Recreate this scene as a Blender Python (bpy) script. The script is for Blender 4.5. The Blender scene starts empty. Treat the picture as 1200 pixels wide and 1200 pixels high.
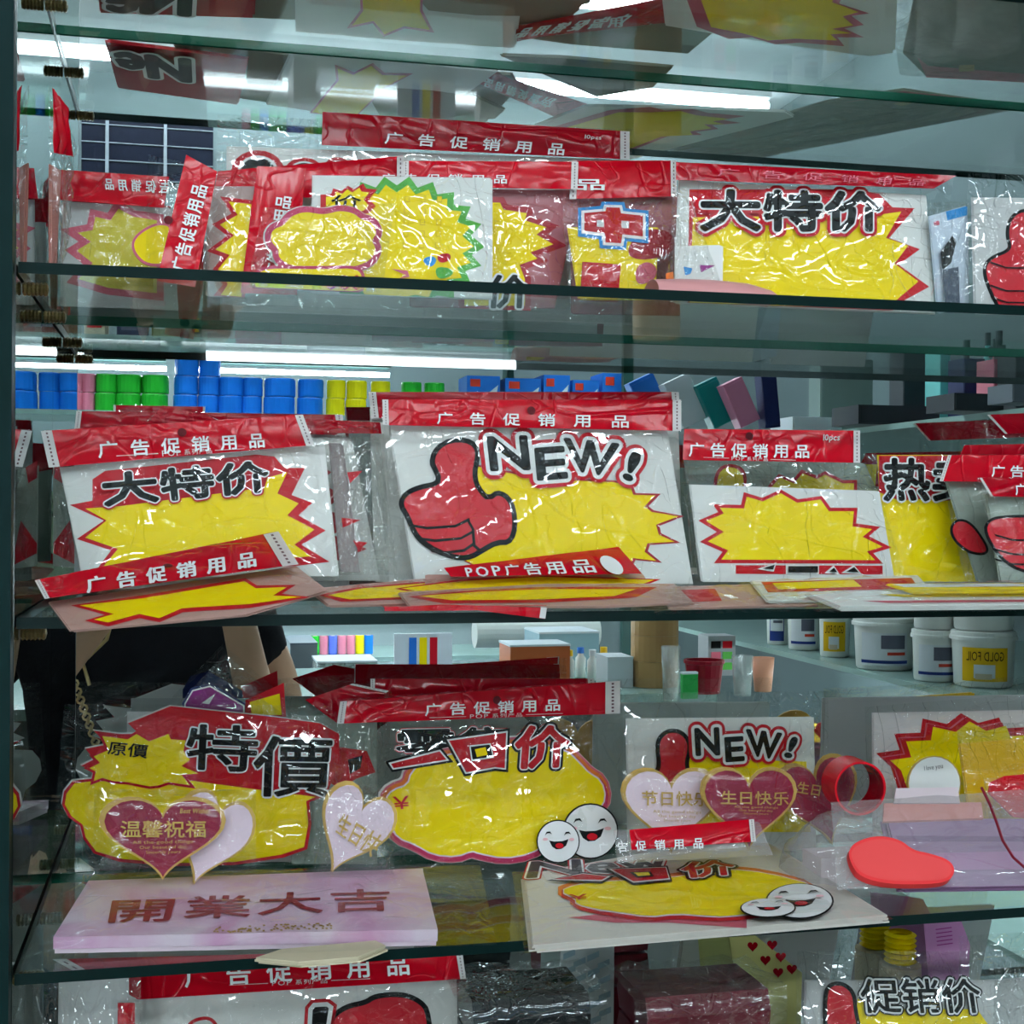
import bpy, bmesh, math, random
import numpy as np
from mathutils import Vector, Matrix
from mathutils.geometry import tessellate_polygon
random.seed(7)
S = bpy.context.scene
COL = S.collection
# ------------------------------------------------------------------ camera
# cabinet frame: x along the shelves, y into the cabinet (mirror back at y = 0), z up, lens at (0,-1,0)
YAW, PITCH, ROLL, F = 0.2286, 0.00086, 0.0058, 1631.5
CAM = np.array([0.0, -1.0, 0.0])
def _rot():
    cy, sy = math.cos(YAW), math.sin(YAW); cp, sp = math.cos(PITCH), math.sin(PITCH); cr, sr = math.cos(ROLL), math.sin(ROLL)
    A = np.array([[cy, -sy, 0], [0, 0, -1], [sy, cy, 0]])
    P = np.array([[1, 0, 0], [0, cp, -sp], [0, sp, cp]])
    Q = np.array([[cr, -sr, 0], [sr, cr, 0], [0, 0, 1]])
    return Q @ P @ A
RW = _rot()
cd = bpy.data.cameras.new('camera'); cam = bpy.data.objects.new('camera', cd); COL.objects.link(cam)
cd.sensor_width = 36.0; cd.lens = F / 1200 * 36.0; cd.clip_start = 0.01
_m = Matrix([list(RW[0]), list(-RW[1]), list(-RW[2])]).transposed().to_4x4()
_m.translation = Vector(CAM)
cam.matrix_world = _m
S.camera = cam
# ------------------------------------------------------------------ world and exposure
w = bpy.data.worlds.new('world'); S.world = w; w.use_nodes = True
w.node_tree.nodes['Background'].inputs[0].default_value = (0.75, 0.85, 0.9, 1)
w.node_tree.nodes['Background'].inputs[1].default_value = 0.3
S.view_settings.view_transform = 'Standard'; S.view_settings.look = 'None'
S.view_settings.exposure = 0.35; S.view_settings.gamma = 1.0; S.view_settings.use_curve_mapping = False
S.cycles.transparent_max_bounces = 20; S.cycles.max_bounces = 8; S.cycles.glossy_bounces = 5
S.cycles.diffuse_bounces = 3; S.cycles.sample_clamp_indirect = 6.0; S.cycles.use_denoising = True
S.cycles.blur_glossy = 0.3; S.cycles.adaptive_threshold = 0.05
TUBE = 40.0          # strength of the ceiling tubes
# ------------------------------------------------------------------ helpers: rays, planes
def ray(x, y): return RW.T @ np.array([x - 600.0, y - 600.0, F])
def at_y(x, y, Y): r = ray(x, y); return CAM + r * ((Y + 1.0) / r[1])
def at_z(x, y, Z): r = ray(x, y); return CAM + r * (Z / r[2])
def refl(x, y, d):                     # the real point whose image in the back mirror shows at pixel x,y (d behind the mirror)
    p = at_y(x, y, d); return np.array([p[0], -p[1], p[2]])
class Pl:
    """a tilted plane standing on height z0; n = 0 is its back"""
    def __init__(s, cx, yb, z0, lean=0, yaw=0, roll=0):
        a, b = math.radians(lean), math.radians(yaw)
        s.U = np.array([math.cos(b), math.sin(b), 0.0])
        s.V = np.array([-math.sin(b) * math.sin(a), math.cos(b) * math.sin(a), math.cos(a)])
        s.N = np.cross(s.U, s.V)
        p = at_y(cx, 600, yb); s.O = np.array([p[0], yb, z0])
    def uv(s, x, y, n=0.0):
        r = ray(x, y); o = s.O + s.N * n
        t = np.dot(s.N, o - CAM) / np.dot(s.N, r); q = CAM + t * r - o
        return (float(q @ s.U), float(q @ s.V))
    def mat(s):
        m = Matrix([list(s.U), list(s.V), list(s.N)]).transposed().to_4x4(); m.translation = Vector(s.O); return m
def based(x, y, z0, lean=0, yaw=0):    # plane whose foot shows at pixel x,y on height z0
    return Pl(x, at_z(x, y, z0)[1], z0, lean, yaw)
def K(x0, y0, s, *f):                  # coordinates read in an enlarged crop
    return [(x0 + f[i] / s, y0 + f[i + 1] / s) for i in range(0, len(f), 2)]
def homog(q1, q2):
    A = []; b = []
    for (x, y), (u, v) in zip(q1, q2):
        A += [[x, y, 1, 0, 0, 0, -u * x, -u * y], [0, 0, 0, x, y, 1, -v * x, -v * y]]; b += [u, v]
    h = np.linalg.solve(np.array(A, float), np.array(b, float)); h = np.append(h, 1).reshape(3, 3)
    def f(p): r = h @ np.array([p[0], p[1], 1.0]); return (r[0] / r[2], r[1] / r[2])
    return f
UNIT = [(0, 0), (1, 0), (1, 1), (0, 1)]
# ------------------------------------------------------------------ helpers: materials
MATS = {}
def nodemat(name):
    m = bpy.data.materials.new(name); m.use_nodes = True; nt = m.node_tree
    MATS[name] = m
    return m, nt, nt.nodes, nt.links, nt.nodes['Principled BSDF']
def srgb(c): return tuple(((v / 255) / 12.92 if v / 255 <= 0.04045 else ((v / 255 + 0.055) / 1.055) ** 2.4) for v in c)
def mat(name, rgb, rough=0.45, var=0.06, scale=30, bump=0.0, metal=0.0, emit=0.0, spec=0.22, bscale=None):
    if name in MATS: return MATS[name]
    m, nt, N, L, P = nodemat(name)
    c = srgb(rgb)
    tc = N.new('ShaderNodeTexCoord'); nz = N.new('ShaderNodeTexNoise'); nz.inputs['Scale'].default_value = scale; nz.inputs['Detail'].default_value = 4
    L.new(tc.outputs['Object'], nz.inputs['Vector'])
    mx = N.new('ShaderNodeMix'); mx.data_type = 'RGBA'
    mx.inputs['A'].default_value = (*[v * (1 - var) for v in c], 1); mx.inputs['B'].default_value = (*[min(1, v * (1 + var)) for v in c], 1)
    L.new(nz.outputs['Fac'], mx.inputs['Factor']); L.new(mx.outputs['Result'], P.inputs['Base Color'])
    P.inputs['Roughness'].default_value = rough; P.inputs['Metallic'].default_value = metal; P.inputs['Specular IOR Level'].default_value = spec
    if emit: P.inputs['Emission Color'].default_value = (*c, 1); P.inputs['Emission Strength'].default_value = emit
    if bump:
        b = N.new('ShaderNodeBump'); b.inputs['Strength'].default_value = bump; b.inputs['Distance'].default_value = 0.004
        n2 = N.new('ShaderNodeTexNoise'); n2.inputs['Scale'].default_value = bscale or scale; n2.inputs['Detail'].default_value = 3; n2.inputs['Distortion'].default_value = 1.2
        L.new(tc.outputs['Object'], n2.inputs['Vector']); L.new(n2.outputs['Fac'], b.inputs['Height']); L.new(b.outputs['Normal'], P.inputs['Normal'])
    return m
def crease_height(N, L, scale, soft=0.12):
    """mostly flat height with narrow creases running along noise contours"""
    tc = N.new('ShaderNodeTexCoord'); oi = N.new('ShaderNodeObjectInfo')
    sc = N.new('ShaderNodeVectorMath'); sc.operation = 'SCALE'; sc.inputs[0].default_value = (7.0, 3.0, 5.0)
    L.new(oi.outputs['Random'], sc.inputs['Scale'])
    ad = N.new('ShaderNodeVectorMath'); ad.operation = 'ADD'; L.new(tc.outputs['Object'], ad.inputs[0]); L.new(sc.outputs[0], ad.inputs[1])
    tot = None
    for k, (rot, st, mul, wdt, amp) in enumerate(((0.7, (0.45, 1.3, 1), 0.7, 0.022, 1.0), (-0.5, (1.2, 0.5, 1), 1.1, 0.022, 0.9), (0.2, (0.8, 1.1, 1), 2.4, 0.03, 0.5))):
        mp = N.new('ShaderNodeMapping'); mp.inputs['Rotation'].default_value = (0, 0, rot); mp.inputs['Scale'].default_value = st; mp.inputs['Location'].default_value = (k * 3.1, k * 1.7, 0)
        L.new(ad.outputs[0], mp.inputs['Vector'])
        nz = N.new('ShaderNodeTexNoise'); nz.inputs['Scale'].default_value = scale * mul; nz.inputs['Detail'].default_value = 1.0; nz.inputs['Distortion'].default_value = 0.5
        L.new(mp.outputs[0], nz.inputs['Vector'])
        s = N.new('ShaderNodeMath'); s.operation = 'SUBTRACT'; s.inputs[1].default_value = 0.5; L.new(nz.outputs['Fac'], s.inputs[0])
        a = N.new('ShaderNodeMath'); a.operation = 'ABSOLUTE'; L.new(s.outputs[0], a.inputs[0])
        r = N.new('ShaderNodeMapRange'); r.interpolation_type = 'SMOOTHSTEP'; r.inputs['From Max'].default_value = wdt; r.inputs['To Max'].default_value = amp; L.new(a.outputs[0], r.inputs['Value'])
        h = r.outputs[0]
        if soft and k < 2:
            m = N.new('ShaderNodeMath'); m.operation = 'MULTIPLY_ADD'; m.inputs[1].default_value = soft * 4; L.new(nz.outputs['Fac'], m.inputs[0]); L.new(h, m.inputs[2]); h = m.outputs[0]
        if tot is None: tot = h
        else:
            q = N.new('ShaderNodeMath'); q.operation = 'ADD'; L.new(tot, q.inputs[0]); L.new(h, q.inputs[1]); tot = q.outputs[0]; last = q
    return last
def filmmat(name, tint=(0.97, 0.98, 0.97), scale=27, strength=1.0, base=0.075, haze=0.0, hazecol=(0.8, 0.82, 0.82), rough=0.035):
    m, nt, N, L, P = nodemat(name); N.remove(P)
    out = N['Material Output']
    h = crease_height(N, L, scale)
    b = N.new('ShaderNodeBump'); b.inputs['Strength'].default_value = strength; b.inputs['Distance'].default_value = 0.0013; L.new(h.outputs[0], b.inputs['Height'])
    lw = N.new('ShaderNodeLayerWeight'); lw.inputs['Blend'].default_value = 0.5; L.new(b.outputs['Normal'], lw.inputs['Normal'])
    pw = N.new('ShaderNodeMath'); pw.operation = 'POWER'; pw.inputs[1].default_value = 4.0; L.new(lw.outputs['Facing'], pw.inputs[0])
    ma = N.new('ShaderNodeMath'); ma.operation = 'MULTIPLY_ADD'; ma.inputs[1].default_value = 0.4; ma.inputs[2].default_value = base; ma.use_clamp = True; L.new(pw.outputs[0], ma.inputs[0])
    t = N.new('ShaderNodeBsdfTransparent'); t.inputs[0].default_value = (*tint, 1)
    g = N.new('ShaderNodeBsdfGlossy'); g.inputs['Roughness'].default_value = rough; L.new(b.outputs['Normal'], g.inputs['Normal'])
    mx = N.new('ShaderNodeMixShader'); L.new(ma.outputs[0], mx.inputs[0]); L.new(g.outputs[0], mx.inputs[2])
    if haze:
        d = N.new('ShaderNodeBsdfDiffuse'); d.inputs[0].default_value = (*hazecol, 1)
        m2 = N.new('ShaderNodeMixShader'); m2.inputs[0].default_value = haze; L.new(t.outputs[0], m2.inputs[1]); L.new(d.outputs[0], m2.inputs[2]); L.new(m2.outputs[0], mx.inputs[1])
    else: L.new(t.outputs[0], mx.inputs[1])
    L.new(mx.outputs[0], out.inputs['Surface'])
    return m
def headmat(name, rgb):
    m, nt, N, L, P = nodemat(name)
    P.inputs['Base Color'].default_value = (*srgb(rgb), 1); P.inputs['Roughness'].default_value = 0.11; P.inputs['Specular IOR Level'].default_value = 0.2
    h = crease_height(N, L, 16)
    b = N.new('ShaderNodeBump'); b.inputs['Strength'].default_value = 0.5; b.inputs['Distance'].default_value = 0.0009; L.new(h.outputs[0], b.inputs['Height']); L.new(b.outputs['Normal'], P.inputs['Normal'])
    return m
def glassmat(name, tint):
    m, nt, N, L, P = nodemat(name); N.remove(P)
    lw = N.new('ShaderNodeLayerWeight'); lw.inputs['Blend'].default_value = 0.5
    pw = N.new('ShaderNodeMath'); pw.operation = 'POWER'; pw.inputs[1].default_value = 5; L.new(lw.outputs['Facing'], pw.inputs[0])
    ma = N.new('ShaderNodeMath'); ma.operation = 'MULTIPLY_ADD'; ma.inputs[1].default_value = 0.6; ma.inputs[2].default_value = 0.03; ma.use_clamp = True; L.new(pw.outputs[0], ma.inputs[0])
    t = N.new('ShaderNodeBsdfTransparent'); t.inputs[0].default_value = (*tint, 1)
    g = N.new('ShaderNodeBsdfGlossy'); g.inputs['Roughness'].default_value = 0.0
    nz = N.new('ShaderNodeTexNoise'); nz.inputs['Scale'].default_value = 6
    mr = N.new('ShaderNodeMath'); mr.operation = 'MULTIPLY'; mr.inputs[1].default_value = 0.05; L.new(nz.outputs['Fac'], mr.inputs[0]); L.new(mr.outputs[0], g.inputs['Roughness'])
    mx = N.new('ShaderNodeMixShader'); L.new(ma.outputs[0], mx.inputs[0]); L.new(t.outputs[0], mx.inputs[1]); L.new(g.outputs[0], mx.inputs[2])
    L.new(mx.outputs[0], N['Material Output'].inputs['Surface'])
    return m
def mirrormat(name, col):
    m, nt, N, L, P = nodemat(name); N.remove(P)
    g = N.new('ShaderNodeBsdfGlossy'); g.inputs['Color'].default_value = (*col, 1); g.inputs['Roughness'].default_value = 0.0
    L.new(g.outputs[0], N['Material Output'].inputs['Surface'])
    return m
RED = headmat('red_header_print', (186, 6, 28)); DRED = headmat('deep_red_header_print', (158, 4, 24))
PRED = mat('red_print', (192, 18, 34), 0.45, spec=.12); YEL = mat('yellow_print', (246, 216, 2), 0.45, spec=.12); WHITE = mat('white_card', (226, 225, 222), 0.45)
GREY = mat('grey_white_card', (196, 196, 196), 0.45); BLK = mat('black_print', (20, 20, 22), 0.5, spec=.1); PWH = mat('white_print', (236, 236, 236), 0.4)
PINK = mat('pink_print', (205, 92, 112), 0.4); MAG = mat('magenta_print', (190, 45, 90), 0.4); GRN = mat('green_print', (80, 165, 60), 0.4)
ORG = mat('orange_print', (222, 112, 38), 0.4); BLUE = mat('blue_print', (40, 140, 210), 0.4); GOLD = mat('gold_foil', (196, 158, 84), 0.35, metal=0.35)
BURG = mat('burgundy_card', (140, 36, 62), 0.35); LPINK = mat('pale_pink_card', (232, 208, 222), 0.4); PURP = mat('purple_print', (150, 40, 130), 0.4)
FAINT = mat('faint_grid_print', (214, 176, 16), 0.4); STRIP = mat('white_seal_strip', (215, 208, 206), 0.3); DASH = mat('grey_dash_print', (110, 80, 84), 0.5)
FILM = filmmat('clear_film'); MILK = filmmat('milky_film', haze=0.27, hazecol=(0.72, 0.68, 0.70), scale=14, strength=0.6)
CRUMP = filmmat('crumpled_film', haze=0.015, scale=46, strength=1.0, base=0.10); FLATF = filmmat('smooth_film', scale=18, strength=0.32, base=0.04)
GLASS = glassmat('shelf_glass', (0.945, 0.975, 0.965)); EDGE = mat('dark_glass_edge', (12, 32, 31), 0.3, spec=0.08); EDGE2 = mat('green_glass_edge', (12, 84, 64), 0.3, spec=0.1)
MIRROR = mirrormat('mirror_silver', (0.80, 0.84, 0.83)); SMIRROR = mirrormat('side_mirror_silver', (0.62, 0.66, 0.65))
STEEL = mat('shelf_clip_metal', (120, 105, 70), 0.3, metal=0.8, bump=0.4, scale=200); FRAME = mat('dark_green_frame', (16, 38, 38), 0.4, spec=0.05)
# ------------------------------------------------------------------ helpers: meshes
class MB:
    def __init__(s): s.v = []; s.f = []; s.mi = []; s.mats = []; s.smooth = False
    def m(s, mt):
        if mt not in s.mats: s.mats.append(mt)
        return s.mats.index(mt)
    def poly(s, pts, n, mt, t=0.0):
        """flat polygon at height n, with thickness t below it"""
        pts = [p for i, p in enumerate(pts) if abs(p[0] - pts[i - 1][0]) + abs(p[1] - pts[i - 1][1]) > 1e-6]
        if len(pts) < 3: return s
        k = s.m(mt); b = len(s.v)
        ar = sum(pts[i - 1][0] * pts[i][1] - pts[i][0] * pts[i - 1][1] for i in range(len(pts)))
        if ar < 0: pts = pts[::-1]
        s.v += [(p[0], p[1], n) for p in pts]
        for tri in tessellate_polygon([[Vector((p[0], p[1], 0)) for p in pts]]):
            a, c, d = [pts[i] for i in tri]
            if (c[0] - a[0]) * (d[1] - a[1]) - (c[1] - a[1]) * (d[0] - a[0]) < 0: tri = tri[::-1]
            s.f.append(tuple(b + i for i in tri)); s.mi.append(k)
        if t:
            b2 = len(s.v); L_ = len(pts)
            s.v += [(p[0], p[1], n - t) for p in pts]
            for i in range(L_):
                j = (i + 1) % L_; s.f.append((b + i, b2 + i, b2 + j, b + j)); s.mi.append(k)
            s.f.append(tuple(b2 + i for i in range(L_))[::-1]); s.mi.append(k)
        return s
    def tris(s, pts, tr, n, mt):
        k = s.m(mt); b = len(s.v); s.v += [(p[0], p[1], n) for p in pts]
        for t in tr: s.f.append(tuple(b + i for i in t)); s.mi.append(k)
        return s
    def raw(s, v, f, mt):
        k = s.m(mt); b = len(s.v); s.v += [tuple(p) for p in v]
        for t in f: s.f.append(tuple(b + i for i in t)); s.mi.append(k)
        return s
    def box(s, lo, hi, mt):
        x0, y0, z0 = lo; x1, y1, z1 = hi
        return s.raw([(x0, y0, z0), (x1, y0, z0), (x1, y1, z0), (x0, y1, z0), (x0, y0, z1), (x1, y0, z1), (x1, y1, z1), (x0, y1, z1)],
                     [(3, 2, 1, 0), (4, 5, 6, 7), (0, 1, 5, 4), (1, 2, 6, 5), (2, 3, 7, 6), (3, 0, 4, 7)], mt)
    def lathe(s, prof, c, mt, seg=20, axis='z'):
        v = []; f = []; n = len(prof)
        for i in range(seg):
            a = 2 * math.pi * i / seg; ca, sa = math.cos(a), math.sin(a)
            for r, h in prof:
                p = (r * ca, r * sa, h) if axis == 'z' else ((h, r * ca, r * sa) if axis == 'x' else (r * ca, h, r * sa))
                v.append((c[0] + p[0], c[1] + p[1], c[2] + p[2]))
        for i in range(seg):
            for j in range(n - 1):
                a, b = i * n + j, ((i + 1) % seg) * n + j
                f.append((a, b, b + 1, a + 1) if axis != 'y' else (a, a + 1, b + 1, b))
        return s.raw(v, f, mt)
    def tube(s, pts, r, mt, seg=6):
        v = []; f = []; pts = [Vector(p) for p in pts]
        for i, p in enumerate(pts):
            d = (pts[min(i + 1, len(pts) - 1)] - pts[max(i - 1, 0)]).normalized()
            a = d.orthogonal().normalized(); b = d.cross(a)
            if i and (a - pa).length > (a + pa).length: a, b = -a, -b
            if i:
                a = (pa - d * pa.dot(d)).normalized(); b = d.cross(a)
            pa = a
            for k in range(seg):
                t = 2 * math.pi * k / seg; v.append(p + (a * math.cos(t) + b * math.sin(t)) * r)
            if i:
                for k in range(seg):
                    o = (i - 1) * seg; f.append((o + k, o + (k + 1) % seg, o + seg + (k + 1) % seg, o + seg + k))
        f.append(tuple(range(seg))[::-1]); f.append(tuple((len(pts) - 1) * seg + k for k in range(seg)))
        return s.raw(v, f, mt)
    def build(s, name, parent=None, smooth=False):
        me = bpy.data.meshes.new(name); me.from_pydata(s.v, [], s.f); 
        for mt in s.mats: me.materials.append(mt)
        me.polygons.foreach_set('material_index', s.mi)
        if smooth: me.polygons.foreach_set('use_smooth', [True] * len(s.f))
        me.update()
        o = bpy.data.objects.new(name, me); COL.objects.link(o)
        if parent: o.parent = parent
        return o
def tag(o, label, cat, group=None, kind=None):
    o['label'] = label; o['category'] = cat
    if group: o['group'] = group
    if kind: o['kind'] = kind
    return o
def struct(o, label=None):
    o['kind'] = 'structure'
    if label: o['label'] = label
    return o
def thing(name, label, cat, m=None, group=None):
    o = bpy.data.objects.new(name, None); COL.objects.link(o); o.empty_display_size = 0.03
    if m is not None: o.matrix_world = m
    return tag(o, label, cat, group)
def copy_tree(o, parent=None):
    c = o.copy(); COL.objects.link(c)
    if parent: c.parent = parent
    for ch in list(o.children): copy_tree(ch, c)
    return c
def offset(pts, r, lim=2.6):
    n = len(pts)
    ar = sum(pts[i - 1][0] * pts[i][1] - pts[i][0] * pts[i - 1][1] for i in range(n)); sg = 1 if ar > 0 else -1
    out = []
    for i in range(n):
        p0, p1, p2 = (Vector(pts[i - 1]), Vector(pts[i]), Vector(pts[(i + 1) % n]))
        d1 = p1 - p0; d2 = p2 - p1
        if d1.length < 1e-9 or d2.length < 1e-9: out.append(pts[i]); continue
        d1.normalize(); d2.normalize()
        n1 = Vector((d1.y, -d1.x)) * sg; n2 = Vector((d2.y, -d2.x)) * sg
        b = n1 + n2
        if b.length < 1e-6: b = n1
        b.normalize(); k = min(lim, 1 / max(0.15, b.dot(n1)))
        q = p1 + b * r * k; out.append((q.x, q.y))
    return out
def smooth_pts(pts, it=2):
    for _ in range(it):
        o = []
        for i in range(len(pts)):
            a, b = pts[i], pts[(i + 1) % len(pts)]
            o += [(a[0] * .75 + b[0] * .25, a[1] * .75 + b[1] * .25), (a[0] * .25 + b[0] * .75, a[1] * .25 + b[1] * .75)]
        pts = o
    return pts
_G = {}
def glyph(ch):
    if ch not in _G:
        cu = bpy.data.curves.new('t', 'FONT'); cu.body = ch; cu.resolution_u = 2
        ob = bpy.data.objects.new('t', cu); me = bpy.data.meshes.new_from_object(ob)
        vs = [(v.co.x, v.co.y) for v in me.vertices]; fs = [tuple(p.vertices) for p in me.polygons]
        _G[ch] = (vs, fs); bpy.data.objects.remove(ob); bpy.data.curves.remove(cu); bpy.data.meshes.remove(me)
    return _G[ch]
def cjk(ch): return ord(ch) > 0x2e80
def text_tris(s, gap=0.0, tight=False):
    """glyphs of a string scaled into the unit square (v down); returns a list of (verts, faces) and the em width"""
    out = []; x = 0.0
    for ch in s:
        if ch == ' ': x += 0.35; continue
        vs, fs = glyph(ch)
        if cjk(ch): out.append(([(x + a, b + 0.08) for a, b in vs], fs)); x += 1.0 + gap
        else:
            hi = max(a for a, b in vs); out.append(([(x + a * 1.25, b * 1.3) for a, b in vs], fs)); x += hi * 1.25 + 0.08 + gap
    x -= gap
    if tight:
        ax = [a for vs, _ in out for a, b in vs]; bx = [b for vs, _ in out for a, b in vs]
        x0, x1, y0, y1 = min(ax), max(ax), min(bx), max(bx)
    else: x0, x1, y0, y1 = 0, x, 0, 0.95
    return [([((a - x0) / (x1 - x0), 1 - (b - y0) / (y1 - y0)) for a, b in vs], fs) for vs, fs in out], (x1 - x0) / (y1 - y0)
def put_text(mb, s, quad, layers, gap=0.0, tight=False, mirror=False, n0=0.0, dn=0.00025):
    """quad: four local points (top left, top right, bottom right, bottom left); layers: (grow, material) from below, grow in parts of the height"""
    gl, asp = text_tris(s, gap, tight); H = homog(UNIT, quad if not mirror else [quad[1], quad[0], quad[3], quad[2]])
    flip = 1
    h = math.dist(quad[0], quad[3])
    for li, (r, mt) in enumerate(layers):
        offs = [(0, 0)]
        if r > 0:
            k = 8 if r < 0.05 else (12 if r < .1 else 28)
            offs += [(math.cos(2 * math.pi * i / k) * r * h, math.sin(2 * math.pi * i / k) * r * h) for i in range(k)]
        for vs, fs in gl:
            P = [H(p) for p in vs]
            f0 = fs[0]; a, b, c = P[f0[0]], P[f0[1]], P[f0[2]]
            ff = fs if (b[0] - a[0]) * (c[1] - a[1]) - (b[1] - a[1]) * (c[0] - a[0]) > 0 else [f[::-1] for f in fs]
            for oi, (dx, dy) in enumerate(offs): mb.tris([(p[0] + dx, p[1] + dy) for p in P], ff, n0 + li * dn + (len(offs) - oi) * 5e-6, mt)
BOX_W = [(0.055, PRED), (0.035, PWH), (0.012, BLK)]
# ------------------------------------------------------------------ a bagged pack of sign cards
class Pack:
    def __init__(s, name, label, plane, cat='sign pack', group=None, t=0.003):
        s.pl = plane; s.t = t; s.e = thing(name, label, cat, plane.mat(), group); s.card = None
        if plane.V[2] < 0.45: s.clamp = None
        else: s.clamp = 0.0006
    def P(s, pts, n=None):
        n = s.t if n is None else n
        o = [s.pl.uv(x, y, n) for x, y in pts]
        if s.clamp is not None: o = [(u, max(v, s.clamp)) for u, v in o]
        return o
    def cardpart(s, pts, mt=None, name='sign_card', n=None, layers=3):
        mb = MB(); n = s.t if n is None else n; P = s.P(pts, n)
        th = s.t / layers
        for i in range(layers):
            j = (layers - 1 - i)
            Q = [(p[0] + j * 0.0007 * (-1) ** j, max(p[1] + j * 0.0006 * (1 if j % 2 else 0), 0.0006) if s.clamp is not None else p[1] + j * 0.0006) for p in P]
            mb.poly(Q, n - j * th, mt or WHITE, th * 0.8)
        s.card = mb.build(name, s.e); return s.card
    def prints(s, name, polys, parent=None, n=None, dn=0.0003):
        """polys: (material, px points[, grow in px])"""
        mb = MB(); n = (s.t if n is None else n) + 0.0003
        for i, q in enumerate(polys):
            pts = q[1]
            if len(q) > 2 and q[2]: pts = offset(pts, q[2])
            mb.poly(s.P(pts, n), n + i * dn, q[0])
        return mb.build(name, parent or s.card or s.e)
    def text(s, string, quad, layers, parent=None, n=None, name='lettering', gap=0.0, tight=False, mirror=False):
        mb = MB(); n = (s.t if n is None else n) + 0.0024
        put_text(mb, string, [s.pl.uv(x, y, n) for x, y in quad], layers, gap, tight, mirror, n)
        return mb.build(name, parent or s.card or s.e)
    def sheet(s, name, quad, mt, n, amp=0.0015, nu=22, nv=14, parent=None, edge=0.0, seed=None):
        """a wavy film stretched over four px corners"""
        q = s.P(quad, n); rnd = random.Random(seed or len(bpy.data.objects)); ph = [rnd.uniform(0, 6.28) for _ in range(6)]; fr = [rnd.uniform(1.5, 5.5) for _ in range(6)]
        v = []; f = []
        for j in range(nv + 1):
            for i in range(nu + 1):
                a, b = i / nu, j / nv
                x = (q[0][0] * (1 - a) + q[1][0] * a) * (1 - b) + (q[3][0] * (1 - a) + q[2][0] * a) * b
                y = (q[0][1] * (1 - a) + q[1][1] * a) * (1 - b) + (q[3][1] * (1 - a) + q[2][1] * a) * b
                z = math.sin(fr[0] * 6.28 * a + fr[1] * 3 * b + ph[0]) * math.sin(fr[2] * 4 * b + ph[1]) + 0.6 * math.sin(fr[3] * 9 * a - fr[4] * 9 * b + ph[2]) + 0.35 * math.sin(23 * a + 17 * b + ph[3])
                e = min(a, 1 - a, b, 1 - b); k = min(1, e * 6)
                v.append((x, y, n + amp * (1 + z * 0.6) * (0.25 + 0.75 * k) - edge * (1 - k)))
        for j in range(nv):
            for i in range(nu): o = j * (nu + 1) + i; f.append((o, o + nu + 1, o + nu + 2, o + 1))
        return MB().raw(v, f, mt).build(name, parent or s.e, smooth=True)
    def bag(s, quad, mt=None, n=None, amp=0.0018, name='clear_bag'):
        return s.sheet(name, quad, mt or FILM, (s.t if n is None else n) + 0.0032, amp, edge=0.003)
    def header(s, quad, strips=(1, 1), mt=None, txt=None, n=None, gap=0.35, mirror=False, sub=None, hole=None, pcs=None, string='广告促销用品', tlay=None, amp=0.0006, sw=0.03):
        n = (s.t if n is None else n) + 0.0078
        h = s.sheet('header_card', quad, mt or RED, n, amp, nu=24, nv=5)
        H = homog(UNIT, quad)
        nn = n + amp * 2.3
        for k, (a, b) in enumerate(((-sw * 0.2, sw), (1 - sw, 1 + sw * 0.2))):
            if not strips[k]: continue
            mb = MB(); mb.poly(s.P([H((a, 0)), H((b, 0)), H((b, 1)), H((a, 1))], nn), nn, STRIP)
            for i in range(9):
                c = (a + b) / 2; v0 = 0.05 + i * 0.105
                mb.poly(s.P([H((c - sw * .1, v0)), H((c + sw * .1, v0)), H((c + sw * .1, v0 + .055)), H((c - sw * .1, v0 + .055))], nn), nn + 0.0002, DASH)
            mb.build('seal_strip', h)
        if hole: 
            c = s.P([hole], nn)[0]; mb = MB(); mb.poly([(c[0] + 0.0028 * math.cos(i * .5236), c[1] + 0.0028 * math.sin(i * .5236)) for i in range(12)], nn, mat('hole_shade', (95, 10, 22), 0.6)); mb.build('hang_hole', h)
        if txt: s.text(string, txt, tlay or [(0.02, PWH)], h, n=nn - 0.002, gap=gap, mirror=mirror, name='header_lettering')
        if sub:
            mb = MB(); q = [s.pl.uv(x, y, nn) for x, y in sub]; put_text(mb, 'POP 系列产品', q, [(0.0, STRIP)], 0.1, n0=nn + 0.0003)
            Hs = homog(UNIT, sub)
            for a, b in ((-0.75, -0.06), (1.06, 1.75)): mb.poly(s.P([Hs((a, .46)), Hs((b, .46)), Hs((b, .56)), Hs((a, .56))], nn), nn + 0.0003, STRIP)
            mb.build('header_subtitle', h)
        if pcs: s.text('10pcs', pcs, [(0.02, STRIP)], h, n=nn - 0.002, name='header_count')
        return h
# ------------------------------------------------------------------ the room and its lamps
XL, XR, YB, ZF, ZC = -1.7, 1.78, -3.15, -1.45, 1.25
WALLM = mat('shop_wall_paint', (104, 118, 120), 0.7, 0.04, 3, bump=0.1, bscale=60); CEILM = mat('ceiling_paint', (214, 222, 226), 0.8, 0.04, 2)
FLOORM = mat('floor_tile', (205, 203, 196), 0.35, 0.1, 4)
def slab(name, lo, hi, mt): return struct(MB().box(lo, hi, mt).build(name))
slab('floor', (XL, YB, ZF - .05), (XR, .08, ZF), FLOORM)
slab('ceiling', (XL, YB, ZC), (XR, .08, ZC + .05), CEILM)
slab('wall_back', (XL, .03, ZF), (XR, .08, ZC), WALLM)
slab('wall_front', (XL, YB - .05, ZF), (XR, YB, ZC), WALLM)
slab('wall_left', (XL - .05, YB, ZF), (XL, .08, ZC), WALLM)
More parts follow.
